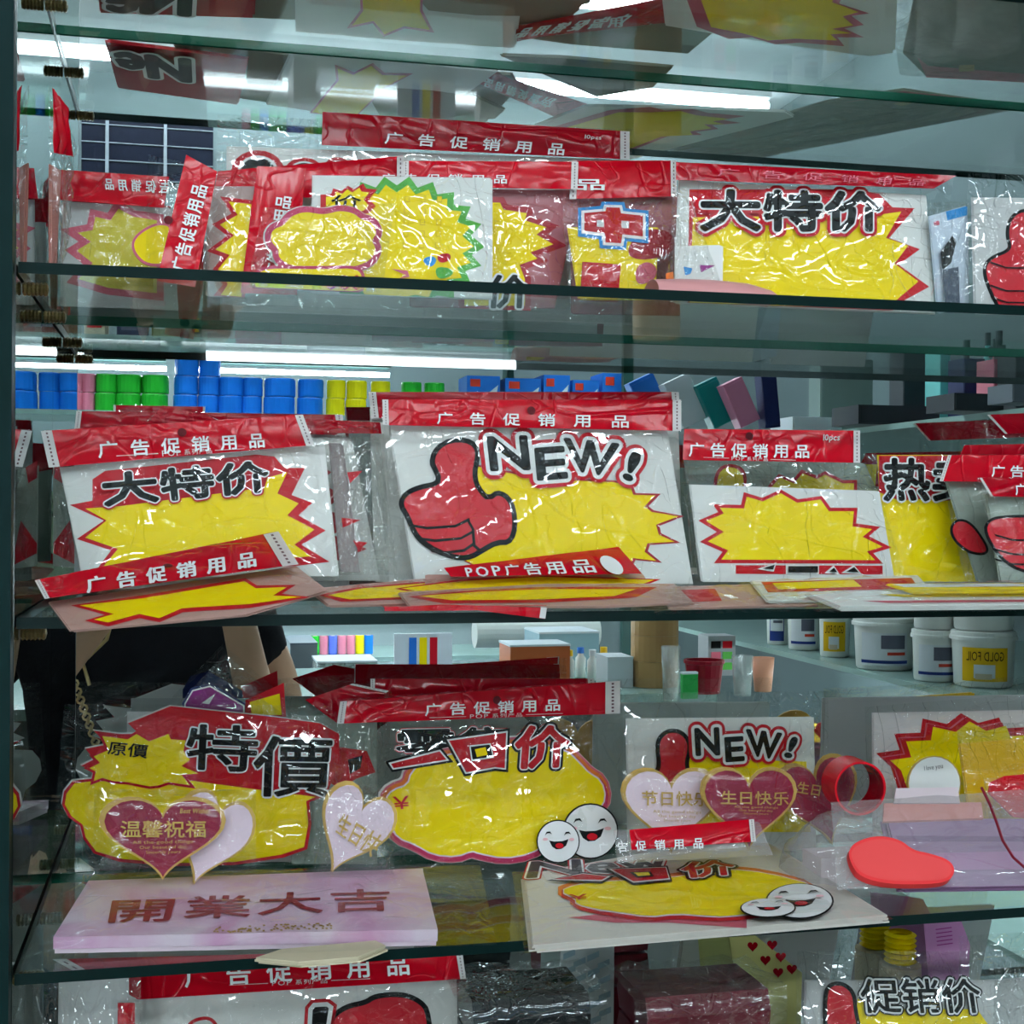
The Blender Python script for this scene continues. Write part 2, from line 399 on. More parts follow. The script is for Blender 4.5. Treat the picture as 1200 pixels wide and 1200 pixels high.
slab('wall_right', (XR, YB, ZF), (XR + .05, .08, ZC), WALLM)
TUBEM = mat('tube_light_glow', (235, 248, 255), 0.4, 0.0, emit=TUBE); LAMPB = mat('lamp_body_white', (225, 228, 230), 0.4)
def tube_lamp(a, b, label, r=0.013, up=0.03, group='fluorescent tube lamps', hm=None):
    a, b = Vector(a), Vector(b); e = thing('tube_lamp', label, 'lamp', Matrix.Translation((a + b) / 2), group); o = (a + b) / 2
    MB().tube([a - o, b - o], r, TUBEM, 10).build('light_tube', e, True)
    d = (b - a).normalized(); s = Vector((0, 0, up))
    h = MB(); w_ = 0.03
    n = d.cross(Vector((0, 0, 1))).normalized() * w_
    p = [a - o - n + s * .6, b - o - n + s * .6, b - o + n + s * .6, a - o + n + s * .6]; q = [v + s * .6 for v in p]
    h.raw(p + q, [(3, 2, 1, 0), (4, 5, 6, 7), (0, 1, 5, 4), (1, 2, 6, 5), (2, 3, 7, 6), (3, 0, 4, 7)], hm or LAMPB).build('lamp_housing', e)
    return e
zt = ZC - .037
for y, nm in ((-2.88, 'over the far tape shelf'), (-2.2, 'over the shop counter'), (-1.5, 'behind the photographer')):
    for x0, x1, side in ((-1.45, -.55, 'left'), (-.35, .68, 'middle'), (.8, 1.68, 'right')):
        tube_lamp((x0, y, zt), (x1, y, zt), 'white ceiling tube %s, %s of its row' % (nm, side))
# ------------------------------------------------------------------ the cabinet
XS, YF, XE = -0.0906, -0.2116, 1.02
SB = [0.3245, 0.1262, -0.0651, -0.2568, -0.4486]; TH = 0.0062
ST = [b + TH for b in SB]
cab = thing('display_cabinet', 'mirror-backed glass display cabinet with a dark green front post', 'cabinet', Matrix.Translation((0, 0, 0)))
MB().box((XS - .012, 0.0, -1.30), (XE, .006, .74), MIRROR).build('back_mirror', cab)
MB().box((XS - .007, YF, -1.30), (XS, -.0005, .74), SMIRROR).build('side_mirror', cab)
MB().box((XS - .05, YF - .012, -1.449), (XS - .0005, YF - .0005, .76), FRAME).build('front_post', cab)
MB().box((XE, YF, -1.30), (XE + .008, 0, .74), EDGE).build('end_panel', cab)
MB().box((XS - .012, YF, -1.449), (XE + .008, .02, -1.301), FRAME).build('plinth', cab)
MB().box((XS - .05, YF - .012, .745), (XE + .008, .02, .80), FRAME).build('top_rail', cab)
pos = ['topmost, carrying packs laid flat', 'second from the top, with standing packs and a cloud-shaped card', 'third from the top, under the thumbs-up NEW pack', 'fourth, carrying heart cards and a pink box', 'lowest, half out of the picture']
for k, b in enumerate(SB):
    g = MB(); x0, x1, y0, y1 = XS + .001, XE - .001, YF + .0005, -.0015
    V_ = [(x0, y0, b), (x1, y0, b), (x1, y1, b), (x0, y1, b), (x0, y0, b + TH), (x1, y0, b + TH), (x1, y1, b + TH), (x0, y1, b + TH)]
    g.raw(V_, [(3, 2, 1, 0), (4, 5, 6, 7)], GLASS); g.raw(V_, [(0, 1, 5, 4), (1, 2, 6, 5), (3, 0, 4, 7)], EDGE); g.raw(V_, [(2, 3, 7, 6)], EDGE2)
    tag(g.build('glass_shelf'), 'clear green-edged glass shelf, ' + pos[k], 'shelf', 'glass shelves of the cabinet')
    for yy in (-.185, -.07):
        prof = [(0.0, 0.0005)] + [(0.0042 if i % 2 else 0.0034, 0.0005 + i * 0.0011) for i in range(13)] + [(0.0, 0.0145)]
        MB().lathe(prof, (XS, yy, b - .0045), STEEL, 10, 'x').build('shelf_clip', cab)
# ------------------------------------------------------------------ the shop seen in the mirror
def mbox(name, label, cat, x0, x1, yt, yb, d, depth, mt, group=None, zb=None):
    """a box whose mirror image covers the given pixels at distance d behind the mirror"""
    a, c = refl(x0, yb, d), refl(x1, yt, d)
    if zb is not None: a[2] = zb + .0008
    e = thing(name, label, cat, Matrix.Translation(((a[0] + c[0]) / 2, a[1] - depth / 2, a[2])), group)
    w2, h = (c[0] - a[0]) / 2, c[2] - a[2]
    MB().box((-w2, -depth / 2, 0), (w2, depth / 2, h), mt).build('body', e)
    return e, w2, depth / 2, h
SHG = mat('shop_shelf_glass', (150, 178, 172), 0.15); SHE = mat('shop_shelf_edge', (40, 74, 70), 0.3)
zp = -0.276; zg = 0.150
DT = 2.7                                   # the tape wall, behind the mirror plane
ztape = refl(300, 487, DT)[2]
def board(name, label, lo, hi, mt=None):
    return tag(MB().box(lo, hi, mt or SHG).build(name), label, 'shelf', 'shop shelf boards')
board('shelf_board', 'long shop shelf board under the blue and green tape rolls', (-1.2, -2.93, ztape - .012), (.92, -2.62, ztape))
zlow = refl(350, 768, DT)[2]
board('shelf_board', 'shop shelf board under the small coloured tape rolls', (-1.2, -2.93, zlow - .012), (.92, -2.62, zlow))
board('shelf_board', 'upper shop shelf board above the tape rolls', (-1.2, -2.93, ztape + .178), (.92, -2.62, ztape + .19))
for xx in (-1.2, .90): tag(MB().box((xx, -3.0, ZF + .0), (xx + .02, -2.94, ztape + .33), SHE).build('shelf_upright'), 'steel upright of the tape shelf, %s end' % ('left' if xx < 0 else 'right'), 'upright', 'shelf uprights')
tube_lamp((-1.1, -2.90, ztape + .135), (-.06, -2.90, ztape + .135), 'white tube lamp above the blue tape rolls', .0065, .03, hm=SHE)
tube_lamp((-.02, -2.90, ztape + .135), (.55, -2.90, ztape + .135), 'white tube lamp above the yellow tape rolls', .0065, .03, hm=SHE)
tube_lamp((-1.1, -2.63, zlow + .25), (.85, -2.63, zlow + .25), 'added white fill tube above the small coloured tape rolls', .016, .03)  # added tube, hidden behind the packs, lights fronts and undersides from mid height
tube_lamp((-1.1, -2.64, zlow - .05), (.85, -2.64, zlow - .05), 'added white fill tube under the lower wall shelf', .02, .02)  # made-up tube that throws light forward and up at the cabinet
tube_lamp((-1.1, -2.64, zlow - .45), (.85, -2.64, zlow - .45), 'added white fill tube at knee height below the wall shelf', .022, .02)  # invented wide batten, brightens shelf undersides and the lower shelves
tube_lamp((1.5, -2.5, zp - .03), (1.5, -.7, zp - .03), 'added white fill tube under the pail shelf edge', .011, .015)  # added fill under the pail board, set back out of sight
tube_lamp((1.45, -2.5, zp - .39), (1.45, -.7, zp - .39), 'added white fill tube under the lower right shelf edge', .011, .015)  # extra unseen tube, put in for more low light from the right
tapem = {k: mat('%s_tape' % k, c, 0.25) for k, c in dict(blue=(28, 120, 225), green=(40, 175, 50), yellow=(240, 225, 25), pink=(225, 130, 155), violet=(90, 110, 215)).items()}
CORE = mat('tape_core_card', (205, 190, 165), 0.7)
_rolls = {}
def roll_at(x, y, z, r, h, col, label, group):
    key = (round(r, 3), round(h, 3), col)
    e = thing('tape_roll', label, 'tape roll', Matrix.Translation((x, y, z)), group)
    if key not in _rolls:
        a = MB().lathe([(r * .62, .001), (r * .96, .001), (r, .004), (r, h - .004), (r * .96, h), (r * .62, h)], (0, 0, 0), tapem[col], 20).build('tape', e, False)
        b = MB().lathe([(r * .62, .0), (r * .62, h), (r * .55, h), (r * .55, 0), (r * .62, 0)], (0, 0, 0), CORE, 20).build('core', e)
        _rolls[key] = (a, b)
    else:
        for o in _rolls[key]: c = o.copy(); COL.objects.link(c); c.parent = e
px_rolls = [(20, 1, 34, 'violet', 2), (52, 1, 30, 'violet', 2), (84, 1, 24, 'pink', 2), (103, 1, 15, 'pink', 2), (124, 1, 24, 'green', 2), (150, 1, 28, 'green', 2), (181, 1, 30, 'green', 2),
            (217, 1, 27, 'blue', 3), (244, 1, 24, 'blue', 3), (270, 1, 28, 'blue', 2), (295, 1, 23, 'blue', 2), (327, 1, 36, 'blue', 2), (363, 1, 30, 'blue', 2),
            (393, 1, 22, 'yellow', 2), (417, 1, 24, 'yellow', 2), (445, 1, 23, 'yellow', 2), (481, 1, 24, 'green', 2), (508, 1, 24, 'green', 2)]
place = ['bottom', 'second', 'top']
nth = {}
for cx, _, wpx, col, n in px_rolls:
    p = refl(cx, 480, DT); r = wpx / 2 * 3.7 / F; h = 0.048; nth[col] = nth.get(col, 0) + 1
    for i in range(n):
        roll_at(p[0] + (i * .002), -DT - 0.0, ztape + .0005 + i * (h + .0003), r, h, col, '%s tape roll, %s of the %s %s stack from the left' % (col, 'top' if i == n - 1 else place[i], ['first', 'second', 'third', 'fourth', 'fifth', 'sixth', 'seventh'][nth[col] - 1], col), col + ' tape rolls')
cols = list(tapem)
for i in range(15):
    p = refl(285 + i * 10.5, 760, DT); roll_at(p[0], -DT, zlow + .0005, .0115, .05, random.Random(i).choice(cols), 'narrow tape roll on the lower wall shelf, number %s from the person' % ['one', 'two', 'three', 'four', 'five', 'six', 'seven', 'eight', 'nine', 'ten', 'eleven', 'twelve', 'thirteen', 'fourteen', 'fifteen'][i], 'small tape rolls')
# dark window high on the far wall
p = refl(95, 207, 3.13); q = refl(250, 146, 3.13)
WBAR = mat('window_bar_grey', (120, 130, 138), .5)
wd = struct(MB().box((p[0], YB + .001, p[2]), (q[0], YB + .012, q[2]), mat('dark_window_pane', (14, 20, 34), 0.4, spec=.05)).build('window_1'))
for i in range(4):
    z = p[2] + (q[2] - p[2]) * i / 3.4; MB().box((p[0], YB + .0125, z), (q[0], YB + .018, z + .0025), WBAR).build('window_bar', wd)
for t in (.18, .62): x = p[0] + (q[0] - p[0]) * t; MB().box((x, YB + .0125, p[2]), (x + .009, YB + .020, q[2]), WBAR).build('window_bar', wd)
# boxes on the right half of the tape shelf
BBX = mat('blue_box_card', (36, 110, 200), 0.35); WBX = mat('white_box_card', (215, 222, 228), 0.4); TEAL = mat('teal_plastic', (20, 130, 130), 0.35); NAVY = mat('navy_card', (30, 40, 90), 0.4)
for i, (x0, x1, yt, yb) in enumerate([(547, 586, 441, 483), (592, 634, 444, 483), (637, 668, 440, 483), (671, 702, 446, 484), (706, 740, 438, 484)]):
    e, w2, d2, h = mbox('tool_box', ['blue and white boxed tool nearest the green tape', 'blue box with a white slanted stripe', 'narrow blue and white box beside the slanted-stripe box', 'short blue box with a white corner', 'tall blue box at the shelf end'][i], 'box', x0, x1, yt, yb, DT - .02, .12, BBX, 'blue boxes on the tape shelf', ztape)
    m_ = MB(); f = d2 + .0006
    m_.raw([(-w2 * .9, f, h * .1), (w2 * .5, f, h * .05), (w2 * .9, f, h * .8), (w2 * .1, f, h * .55)], [(0, 1, 2, 3)], WBX).raw([(-w2 * .8, f + .0004, h * .75), (-w2 * .2, f + .0004, h * .75), (-w2 * .2, f + .0004, h * .92), (-w2 * .8, f + .0004, h * .92)], [(0, 1, 2, 3)], mat('box_red_mark', (205, 60, 40)))
    m_.build('front_print', e)
# the shelving along the right hand wall
XU = 1.15
board('shelf_board', 'glass shelf board under the white paint pails', (XU, -2.6, zp - .01), (XR - .02, -.62, zp), SHG)
board('shelf_board', 'glass shelf board under the dark grey boxes', (XU, -2.6, zg - .01), (XR - .02, -.62, zg), SHG)
board('shelf_board', 'lower wall shelf board below the paint pails', (XU, -2.6, zp - .36), (XR - .02, -.62, zp - .35), SHG)
for yy in (-2.62, -.62): tag(MB().box((XU + .002, yy - .02, ZF), (XU + .03, yy, zg + .35), SHE).build('shelf_upright'), 'steel upright of the pail shelf, %s end' % ('far' if yy < -1 else 'near'), 'upright', 'shelf uprights')
PAIL = mat('white_pail_plastic', (226, 230, 226), 0.35); LYEL = mat('yellow_pail_label', (228, 180, 20), 0.4); LNAVY = mat('navy_pail_label', (40, 60, 130), 0.4); LGRY = mat('grey_pail_label', (90, 94, 110), 0.4)
def pail(cx, base, wpx, hpx, style, label, dz=0):
    p = at_z(cx, base, zp); k = (p[1] + 1) / F; r = wpx / 2 * k; h = hpx * k
    e = thing('paint_pail', label, 'pail', Matrix.Translation((p[0], -p[1], zp + .0005 + dz * (h + .001))), 'white paint pails')
    MB().lathe([(0, 0), (r * .86, 0), (r * .9, .003), (r * .97, h * .84)], (0, 0, 0), PAIL, 28).build('body', e, True)
    MB().lathe([(r * .97, h * .84), (r * 1.05, h * .84), (r * 1.05, h * .9), (r * 1.01, h * .92), (r * 1.01, h * .985), (r * .95, h), (0, h)], (0, 0, 0), PAIL, 28).build('lid', e)
    if style is None: return e
    def patch(mb, a0, a1, z0, z1, rr, mt, n=12):
        v = []
        for i in range(n + 1):
            a = a0 + (a1 - a0) * i / n; v += [(rr * math.cos(a), rr * math.sin(a), z0), (rr * 1.005 * math.cos(a), rr * 1.005 * math.sin(a), z1)]
        mb.raw(v, [(2 * i, 2 * i + 1, 2 * i + 3, 2 * i + 2) for i in range(n)], mt)
    mb = MB(); c = math.radians(118); R = r * .985
    if style == 'gold':
        patch(mb, c - .75, c + .75, h * .12, h * .72, R, LYEL); patch(mb, c - .3, c + .35, h * .18, h * .42, R + .0006, WBX); patch(mb, c - .2, c + .3, h * .16, h * .26, R + .001, CORE)
        gl, asp = text_tris('GOLD FOIL')
        for vs, fs in gl:
            P3 = []
            for u, v in vs: a = c - .6 + u * 1.2; P3.append(((R + .0012) * math.cos(a), (R + .0012) * math.sin(a), h * (.66 - v * .17)))
            mb.raw(P3, fs, BLK)
    elif style == 'navy':
        patch(mb, c - .7, c + .7, h * .1, h * .72, R, LNAVY); patch(mb, c - .6, c + .6, h * .35, h * .68, R + .0006, WBX); patch(mb, c - .5, c + .3, h * .55, h * .62, R + .001, LGRY)
    else:
        patch(mb, c - .8, c + .8, h * .1, h * .72, R, WBX); patch(mb, c - .8, c + .8, h * .14, h * .2, R + .0006, LNAVY); patch(mb, c - .7, c + .1, h * .42, h * .68, R + .0006, LGRY); patch(mb, c - .7, c - .1, h * .3, h * .36, R + .001, mat('box_red_mark', (205, 60, 40)))
    mb.build('label', e)
    return e
for a in [(1240, 815, 76, 68, 'navy', 'white pail with a navy label at the near end of the wall shelf'), (1152, 803, 82, 72, 'gold', 'larger white pail with a yellow GOLD FOIL label'), (1096, 797, 60, 66, 'grey', 'white pail with a grey striped label'),
          (1036, 783, 78, 66, 'blue', 'plain white tub with a narrow blue label on its side'), (978, 769, 40, 62, 'gold', 'small white pail with a yellow GOLD label'), (942, 761, 42, 58, 'grey', 'white jar with a blue band low on its label'), (911, 755, 28, 50, 'navy', 'small far jar with a dark label')]:
    pail(*a)
for a in [(1152, 803, 82, 72, None, 'unlabelled white pail stacked on the GOLD FOIL pail', 1), (1096, 797, 60, 66, None, 'unlabelled white pail stacked on the grey striped pail', 1)]: pail(*a)
DG = mat('dark_grey_plastic', (52, 58, 64), 0.4); LG = mat('light_grey_plastic', (95, 105, 115), 0.4)
def ubox(name, label, cat, cx, base, wpx, hpx, mt, depth=.08, group=None, z=zg, tilt=0):
    p = at_z(cx, base, z); k = (p[1] + 1) / F; w2, h = wpx / 2 * k, hpx * k
    e = thing(name, label, cat, Matrix.Translation((p[0], -p[1], z + .0006 + max(0, abs(math.sin(tilt)) * w2))) @ Matrix.Rotation(tilt, 4, 'Y'), group)
    MB().box((-w2, -depth / 2, 0), (w2, depth / 2, h), mt).build('body', e); MB().box((-w2 * .96, depth / 2, h * .06), (w2 * .96, depth / 2 + .002, h * .94), mt).build('front_panel', e)
    return e
ubox('tray', 'white plastic tray on the grey box shelf', 'tray', 944, 506, 66, 16, WBX, .10)
ubox('storage_box', 'long dark grey box beside the white tray', 'box', 1037, 500, 112, 24, DG, .10, 'grey boxes')
ubox('storage_box', 'dark grey box in the middle of the wall shelf', 'box', 1130, 484, 70, 22, DG, .08, 'grey boxes')
ubox('storage_box', 'lighter grey box at the near end of the wall shelf', 'box', 1190, 474, 46, 24, LG, .06, 'grey boxes')
for i, (cx, wpx, hpx, mt, nm) in enumerate([(1046, 15, 66, DG, 'black'), (1070, 14, 64, DG, 'charcoal'), (1095, 12, 74, mat('cyan_bottle', (120, 220, 215), 0.3), 'pale cyan'), (1118, 16, 60, TEAL, 'teal'), (1140, 14, 58, mat('pink_bottle', (225, 120, 140), 0.3), 'pink'), (1160, 14, 60, DG, 'dark grey'), (1182, 14, 60, NAVY, 'navy')]):
    p = at_z(cx, 489, zg + .045); k = (p[1] + 1) / F; r, h = wpx / 2 * k * 1.1, .19 + .015 * (i % 3)
    p = (min(p[0] + .12, 1.6), -p[1] - .0, 0)
    e = thing('bottle', nm + ' bottle standing behind the grey boxes', 'bottle', Matrix.Translation((p[0], p[1], zg + .0005)), 'bottles on the grey box shelf')
    MB().lathe([(0, 0), (r, 0), (r, h * .72), (r * .5, h * .82), (r * .5, h * .88)], (0, 0, 0), mt, 14).build('body', e, True); MB().lathe([(r * .6, h * .88), (r * .6, h), (0, h)], (0, 0, 0), DG, 14).build('cap', e)
for i, (cx, base, wpx, hpx, mt, nm) in enumerate([(772, 505, 34, 62, BBX, 'blue and white'), (812, 504, 36, 60, WBX, 'white and blue'), (846, 504, 30, 58, TEAL, 'teal'), (876, 503, 28, 58, mat('pink_plastic', (205, 130, 160), 0.35), 'pink'), (902, 503, 20, 66, NAVY, 'dark blue')]):
    e = ubox('brush_pack', nm + ' slanting tool pack leaning on the wall shelf', 'tool pack', cx, base, wpx, hpx, mt, .03, 'slanting tool packs', tilt=-.45 if i < 4 else -.1)
# lower clutter on the counter behind the photographer
zc = -0.345; zd = -0.43
ct = thing('shop_counter', 'glass-topped shop counter behind the photographer', 'counter', Matrix.Translation((.42, -1.78, ZF)))
MB().box((-.55, -.25, 0), (.55, .25, zc - ZF - .02), mat('counter_front', (92, 98, 96), 0.5)).build('body', ct); MB().box((-.57, -.27, zc - ZF - .02), (.57, .27, zc - ZF), SHG).build('top', ct)
def on_counter(cx, base, wpx):
    p = at_z(cx, base, zc); return p[0], -p[1], wpx * (p[1] + 1) / F
BRN = mat('brown_tape', (178, 140, 92), 0.4); CLEAR = filmmat('clear_cup', strength=.1, base=.1, haze=.15)
def counter_roll(cx, d, z0, r, h, mt, label):
    p = refl(cx, 600, d); e = thing('tape_roll', label, 'tape roll', Matrix.Translation((p[0], p[1], z0)), 'brown tape rolls on the counter')
    MB().lathe([(r * .6, 0), (r, 0), (r, h), (r * .6, h)], (0, 0, 0), mt, 24).build('tape', e); MB().lathe([(r * .6, 0), (r * .6, h), (r * .52, h), (r * .52, 0), (r * .6, 0)], (0, 0, 0), CORE, 24).build('core', e)
    return e
for i in range(5): counter_roll(768, 1.62, zc + .001 + i * .0505, .047, .05, BRN, 'brown packing tape roll, %s of the counter stack' % ['lowest', 'second', 'middle', 'fourth', 'top'][i])
e = tag(MB().lathe([(0, 0), (.03, 0), (.036, .055), (.039, .057), (.039, .063), (.034, .063), (.028, .006), (0, .006)], (0, 0, 0), mat('red_cup', (150, 20, 40), 0.35), 20).build('plastic_cup'), 'dark red plastic cup on the shop counter', 'cup')
p = refl(825, 812, 1.5); e.location = (p[0], p[1], zc + .0006)
for a in [('booklet_stack', 'stack of white and pink booklets near the brown tape', 'booklets', 712, 742, 772, 812, 1.6, .08, WBX), ('display_card', 'bright green card leaning by the red cup', 'card', 800, 818, 790, 825, 1.42, .012, mat('green_card', (40, 165, 75), 0.4)),
          ('swatch_box', 'grey box with red and green swatches', 'box', 830, 862, 745, 775, 1.75, .06, mat('swatch_grey', (150, 152, 156), 0.5)), ('carton', 'orange and teal carton on the counter', 'box', 598, 668, 757, 800, 1.66, .10, mat('orange_carton', (190, 95, 50), 0.5)),
          ('paper_pile', 'pale blue pile of paper pads on the counter', 'paper', 632, 702, 742, 790, 1.95, .14, mat('pale_blue_paper', (150, 180, 190), 0.6)), ('silver_case', 'silver foil-wrapped case on the far desk', 'case', 372, 442, 776, 803, 2.2, .14, mat('silver_foil', (190, 200, 196), 0.25, metal=.6, bump=.8, scale=60)),
          ('monitor', 'dark screen standing on the far desk', 'monitor', 286, 328, 768, 812, 2.2, .05, DG), ('printer', 'grey and black printer on the far desk', 'printer', 340, 372, 755, 806, 2.35, .2, mat('printer_grey', (110, 118, 122), 0.5)),
          ('colour_chart', 'hanging colour chart with blue, yellow and red bars', 'chart', 462, 530, 742, 800, 2.45, .01, WBX)]:
    e, w2, d2, h = mbox(*a, zb=zc if a[7] < 2.1 else zd)
    if a[0] == 'colour_chart':
        m_ = MB()
        for i, mt in enumerate([BBX, YEL, PRED]): m_.box((-w2 * (.5 - i * .36), d2, h * .1), (-w2 * (.5 - i * .36) + w2 * .26, d2 + .001, h * .92), mt)
        m_.build('colour_bars', e)
    elif a[0] in ('swatch_box',): m_ = MB(); [m_.box((-w2 * .8 + (k % 2) * w2 * .85, d2, h * (.15 + .27 * (k // 2))), (-w2 * .8 + (k % 2) * w2 * .85 + w2 * .7, d2 + .001, h * (.33 + .27 * (k // 2))), [PRED, GRN, PINK, GRN, BLK, PRED][k]) for k in range(6)]; m_.build('swatches', e)
    else: MB().box((-w2 * 1.02, -d2 * 1.02, h), (w2 * 1.02, d2 * 1.02, h + .004), LG if a[0] in ('monitor', 'printer') else WBX).build('top_cover', e)
dsk = thing('desk', 'grey desk below the tape shelf carrying screen and printer', 'desk', Matrix.Translation((.3, -2.3, ZF)))
MB().box((-.5, -.22, zd - .03 - ZF), (.62, .22, zd - ZF), LG).build('top', dsk)
for sx in (-.47, .57):
    for sy in (-.19, .17): MB().box((sx, sy, 0), (sx + .03, sy + .03, zd - .03 - ZF), DG).build('leg', dsk)
e = tag(MB().lathe([(0, 0), (.035, 0), (.035, .30), (.012, .30), (.012, .0)], (0, 0, 0), PAIL, 20, 'x').build('paper_roll'), 'white paper roll lying over the colour chart', 'paper roll'); p = refl(556, 742, 2.2); e.location = p
# assorted cartons on the upper tape-wall board
acol = [('brown', (120, 84, 60)), ('dark red', (120, 34, 34)), ('grey', (120, 122, 124)), ('cream', (190, 180, 155)), ('navy', (36, 44, 74)), ('olive', (96, 98, 50)), ('charcoal', (46, 46, 50))]
rnd = random.Random(11); xx = -1.15; i = 0
while xx < .82:
    w_ = rnd.uniform(.05, .11); h_ = rnd.uniform(.06, .15); nm, c = acol[i % 7]; d_ = rnd.uniform(.1, .2)
    e = thing('carton', nm + ' carton above the tape shelf, %s of its colour from the left' % ['first', 'second', 'third', 'fourth'][i // 7], 'box', Matrix.Translation((xx + w_ / 2, -2.66 - d_ / 2, ztape + .1908)), 'cartons above the tape shelf')
    MB().box((-w_ / 2, -d_ / 2, 0), (w_ / 2, d_ / 2, h_), mat(nm.replace(' ', '_') + '_carton', c, .6)).build('body', e)
    MB().box((-w_ * .36, d_ / 2, h_ * .25), (w_ * .36, d_ / 2 + .001, h_ * (.5 + .3 * rnd.random())), [WBX, LYEL, PRED, LGRY][i % 4]).build('label', e)
    xx += w_ + rnd.uniform(.004, .03); i += 1
e = thing('poster', 'white notice with four dark red squares on the tape wall', 'poster', Matrix.Translation((.37, -2.60, .46)))
MB().box((-.075, -.004, -.06), (.075, .0, .05), WBX).build('sheet', e)
m_ = MB(); [m_.box((-.065 + j * .034, 0, -.03), (-.04 + j * .034, .001, .03), mat('dark_red_square', (120, 24, 36), .5)) for j in range(4)]; m_.build('red_squares', e)
# small bottles, cups and bags on the counter
for j in range(6):
    p = refl(622 + j * 13, 770, 1.86 + .05 * (j % 2)); e = thing('small_bottle', ['first', 'second', 'third', 'fourth', 'fifth', 'sixth'][j] + ' little white bottle in the counter row', 'bottle', Matrix.Translation((p[0], p[1] + .13, zc + .0006)), 'little white bottles')
    MB().lathe([(0, 0), (.011, 0), (.011, .04), (.006, .046), (.006, .05)], (0, 0, 0), PAIL, 14).build('body', e, True); MB().lathe([(.0075, .05), (.0075, .062), (0, .062)], (0, 0, 0), [BBX, WBX, LYEL][j % 3], 12).build('cap', e)
for cx, d_, r_, h_, mt, lab in [(870, 1.45, .021, .075, CLEAR, 'clear plastic cup beside the red cup'), (894, 1.5, .022, .065, mat('peach_cup', (226, 160, 130), .4), 'peach coloured cup at the counter end'), (786, 1.4, .018, .10, CLEAR, 'tall clear glass before the brown tape stack')]:
    p = refl(cx, 800, d_); e = tag(MB().lathe([(0, 0), (r_ * .75, 0), (r_, h_), (r_ * .95, h_), (r_ * .7, .004), (0, .004)], (0, 0, 0), mt, 20).build('drinking_cup', None, True), lab, 'cup', 'cups on the counter'); e.location = (p[0], p[1], zc + .0006)
e = ubox('carton', 'amber carton on the lower wall shelf', 'box', 985, 900, 36, 66, mat('amber_carton', (190, 130, 40), .5), .07, None, zp - .35)
for j, (cx, mt, nm) in enumerate([(905, mat('pink_plastic', (205, 130, 160), .35), 'pink'), (925, TEAL, 'teal'), (950, LYEL, 'yellow'), (1035, LG, 'grey'), (1070, WBX, 'white')]):
    ubox('goods_box', nm + ' goods box on the lower wall shelf', 'box', cx, 905 + j * 6, 20 + j * 4, 60 + j * 6, mt, .06, 'goods on the lower wall shelf', zp - .35)
for cx, base, wpx, hpx, mt, nm in [(985, 511, 72, 96, mat('grey_green_carton', (120, 138, 134), .5), 'grey-green'), (1064, 505, 34, 104, DG, 'tall charcoal'), (1098, 502, 14, 98, mat('cyan_bottle', (120, 220, 215), .3), 'slim pale cyan'), (1132, 498, 30, 84, NAVY, 'dark navy'), (1160, 495, 15, 80, mat('pink_bottle', (225, 120, 140), .3), 'slim pink'), (1190, 492, 28, 84, DG, 'dark grey')]:
    ubox('upright_carton', nm + ' carton standing at the back of the grey box shelf', 'box', cx, base, wpx, hpx, mt, .05, 'cartons behind the grey boxes')
# ------------------------------------------------------------------ top shelf: packs lying face down, seen from below
Z1, Z2, Z3, Z4, Z5 = ST
def down(t=0.003, up=.0008): return Pl(600, -.1, Z1 + t + up, -90)
def back(pts):                         # pixels of a mirror image of something on the top shelf -> pixels of the thing itself
    out = []
    for x, y in pts:
        p = at_z(x, y, Z1 + .002); q = np.array([p[0], -p[1], p[2]]); c = RW @ (q - CAM); out.append((600 + F * c[0] / c[2], 600 + F * c[1] / c[2]))
    return out
KRAFT = mat('kraft_card', (150, 140, 124), 0.7); OLIVE = mat('grey_board', (128, 126, 112), 0.7)
G1 = 'packs lying on the top shelf'
k = Pack('sign_card_pack', 'red-bordered card with black and white letters lying flat on the top shelf', down(), group=G1)
k.cardpart([(112, -60), (300, -60), (296, 21), (118, 15)], PRED); k.text('Ne', [(122, -24), (228, -20), (226, 18), (124, 12)], [(.10, PWH), (.05, BLK)], mirror=True)
k = Pack('cardboard_sheet', 'scalloped grey cardboard burst lying on the top shelf beside the red lettered card', down(up=.0045), 'cardboard', G1)
k.cardpart(K(240, 0, 4.8, 0, -300, 860, -300, 850, 80, 690, 120, 620, 115, 480, 110, 260, 100, 100, 90, -180, 60), KRAFT, 'board')
k = Pack('sign_card_pack', 'white card with a small yellow burst lying face down on the top shelf', down(.0032), group=G1)
k.cardpart(K(240, 0, 4.8, 510, -250, 1800, -250, 1740, 270, 1200, 235, 515, 180)); ys_ = K(240, 0, 4.8, 880, -250, 1220, -250, 1210, 60, 1265, 165, 1120, 145, 1010, 190, 950, 115, 830, 140, 890, 60)
k.prints('burst_print', [(PINK, ys_, 3), (YEL, ys_)])
k = Pack('cardboard_sheet', 'large brown scalloped card lying on the top shelf between the yellow bursts', down(up=.005), 'cardboard', G1)
k.cardpart(K(490, 0, 4.8, -60, -260, 1100, -260, 900, 60, 800, 150, 690, 200, 560, 185, 410, 205, 300, 180, 180, 170, 100, 120, 20, 50), KRAFT, 'board')
k = Pack('sign_card_pack', 'red header pack with one white character beside the brown scalloped card', down(up=.0112), group=G1)
k.header(K(490, 0, 4.8, 700, 190, 1700, -60, 1700, 90, 710, 205), txt=K(490, 0, 4.8, 980, 110, 1160, 90, 1160, 150, 960, 160), string='品用', mirror=False, strips=(0, 0));
k = Pack('sign_card_pack', 'big white card with a yellow burst lying on the right of the top shelf', down(), group=G1)
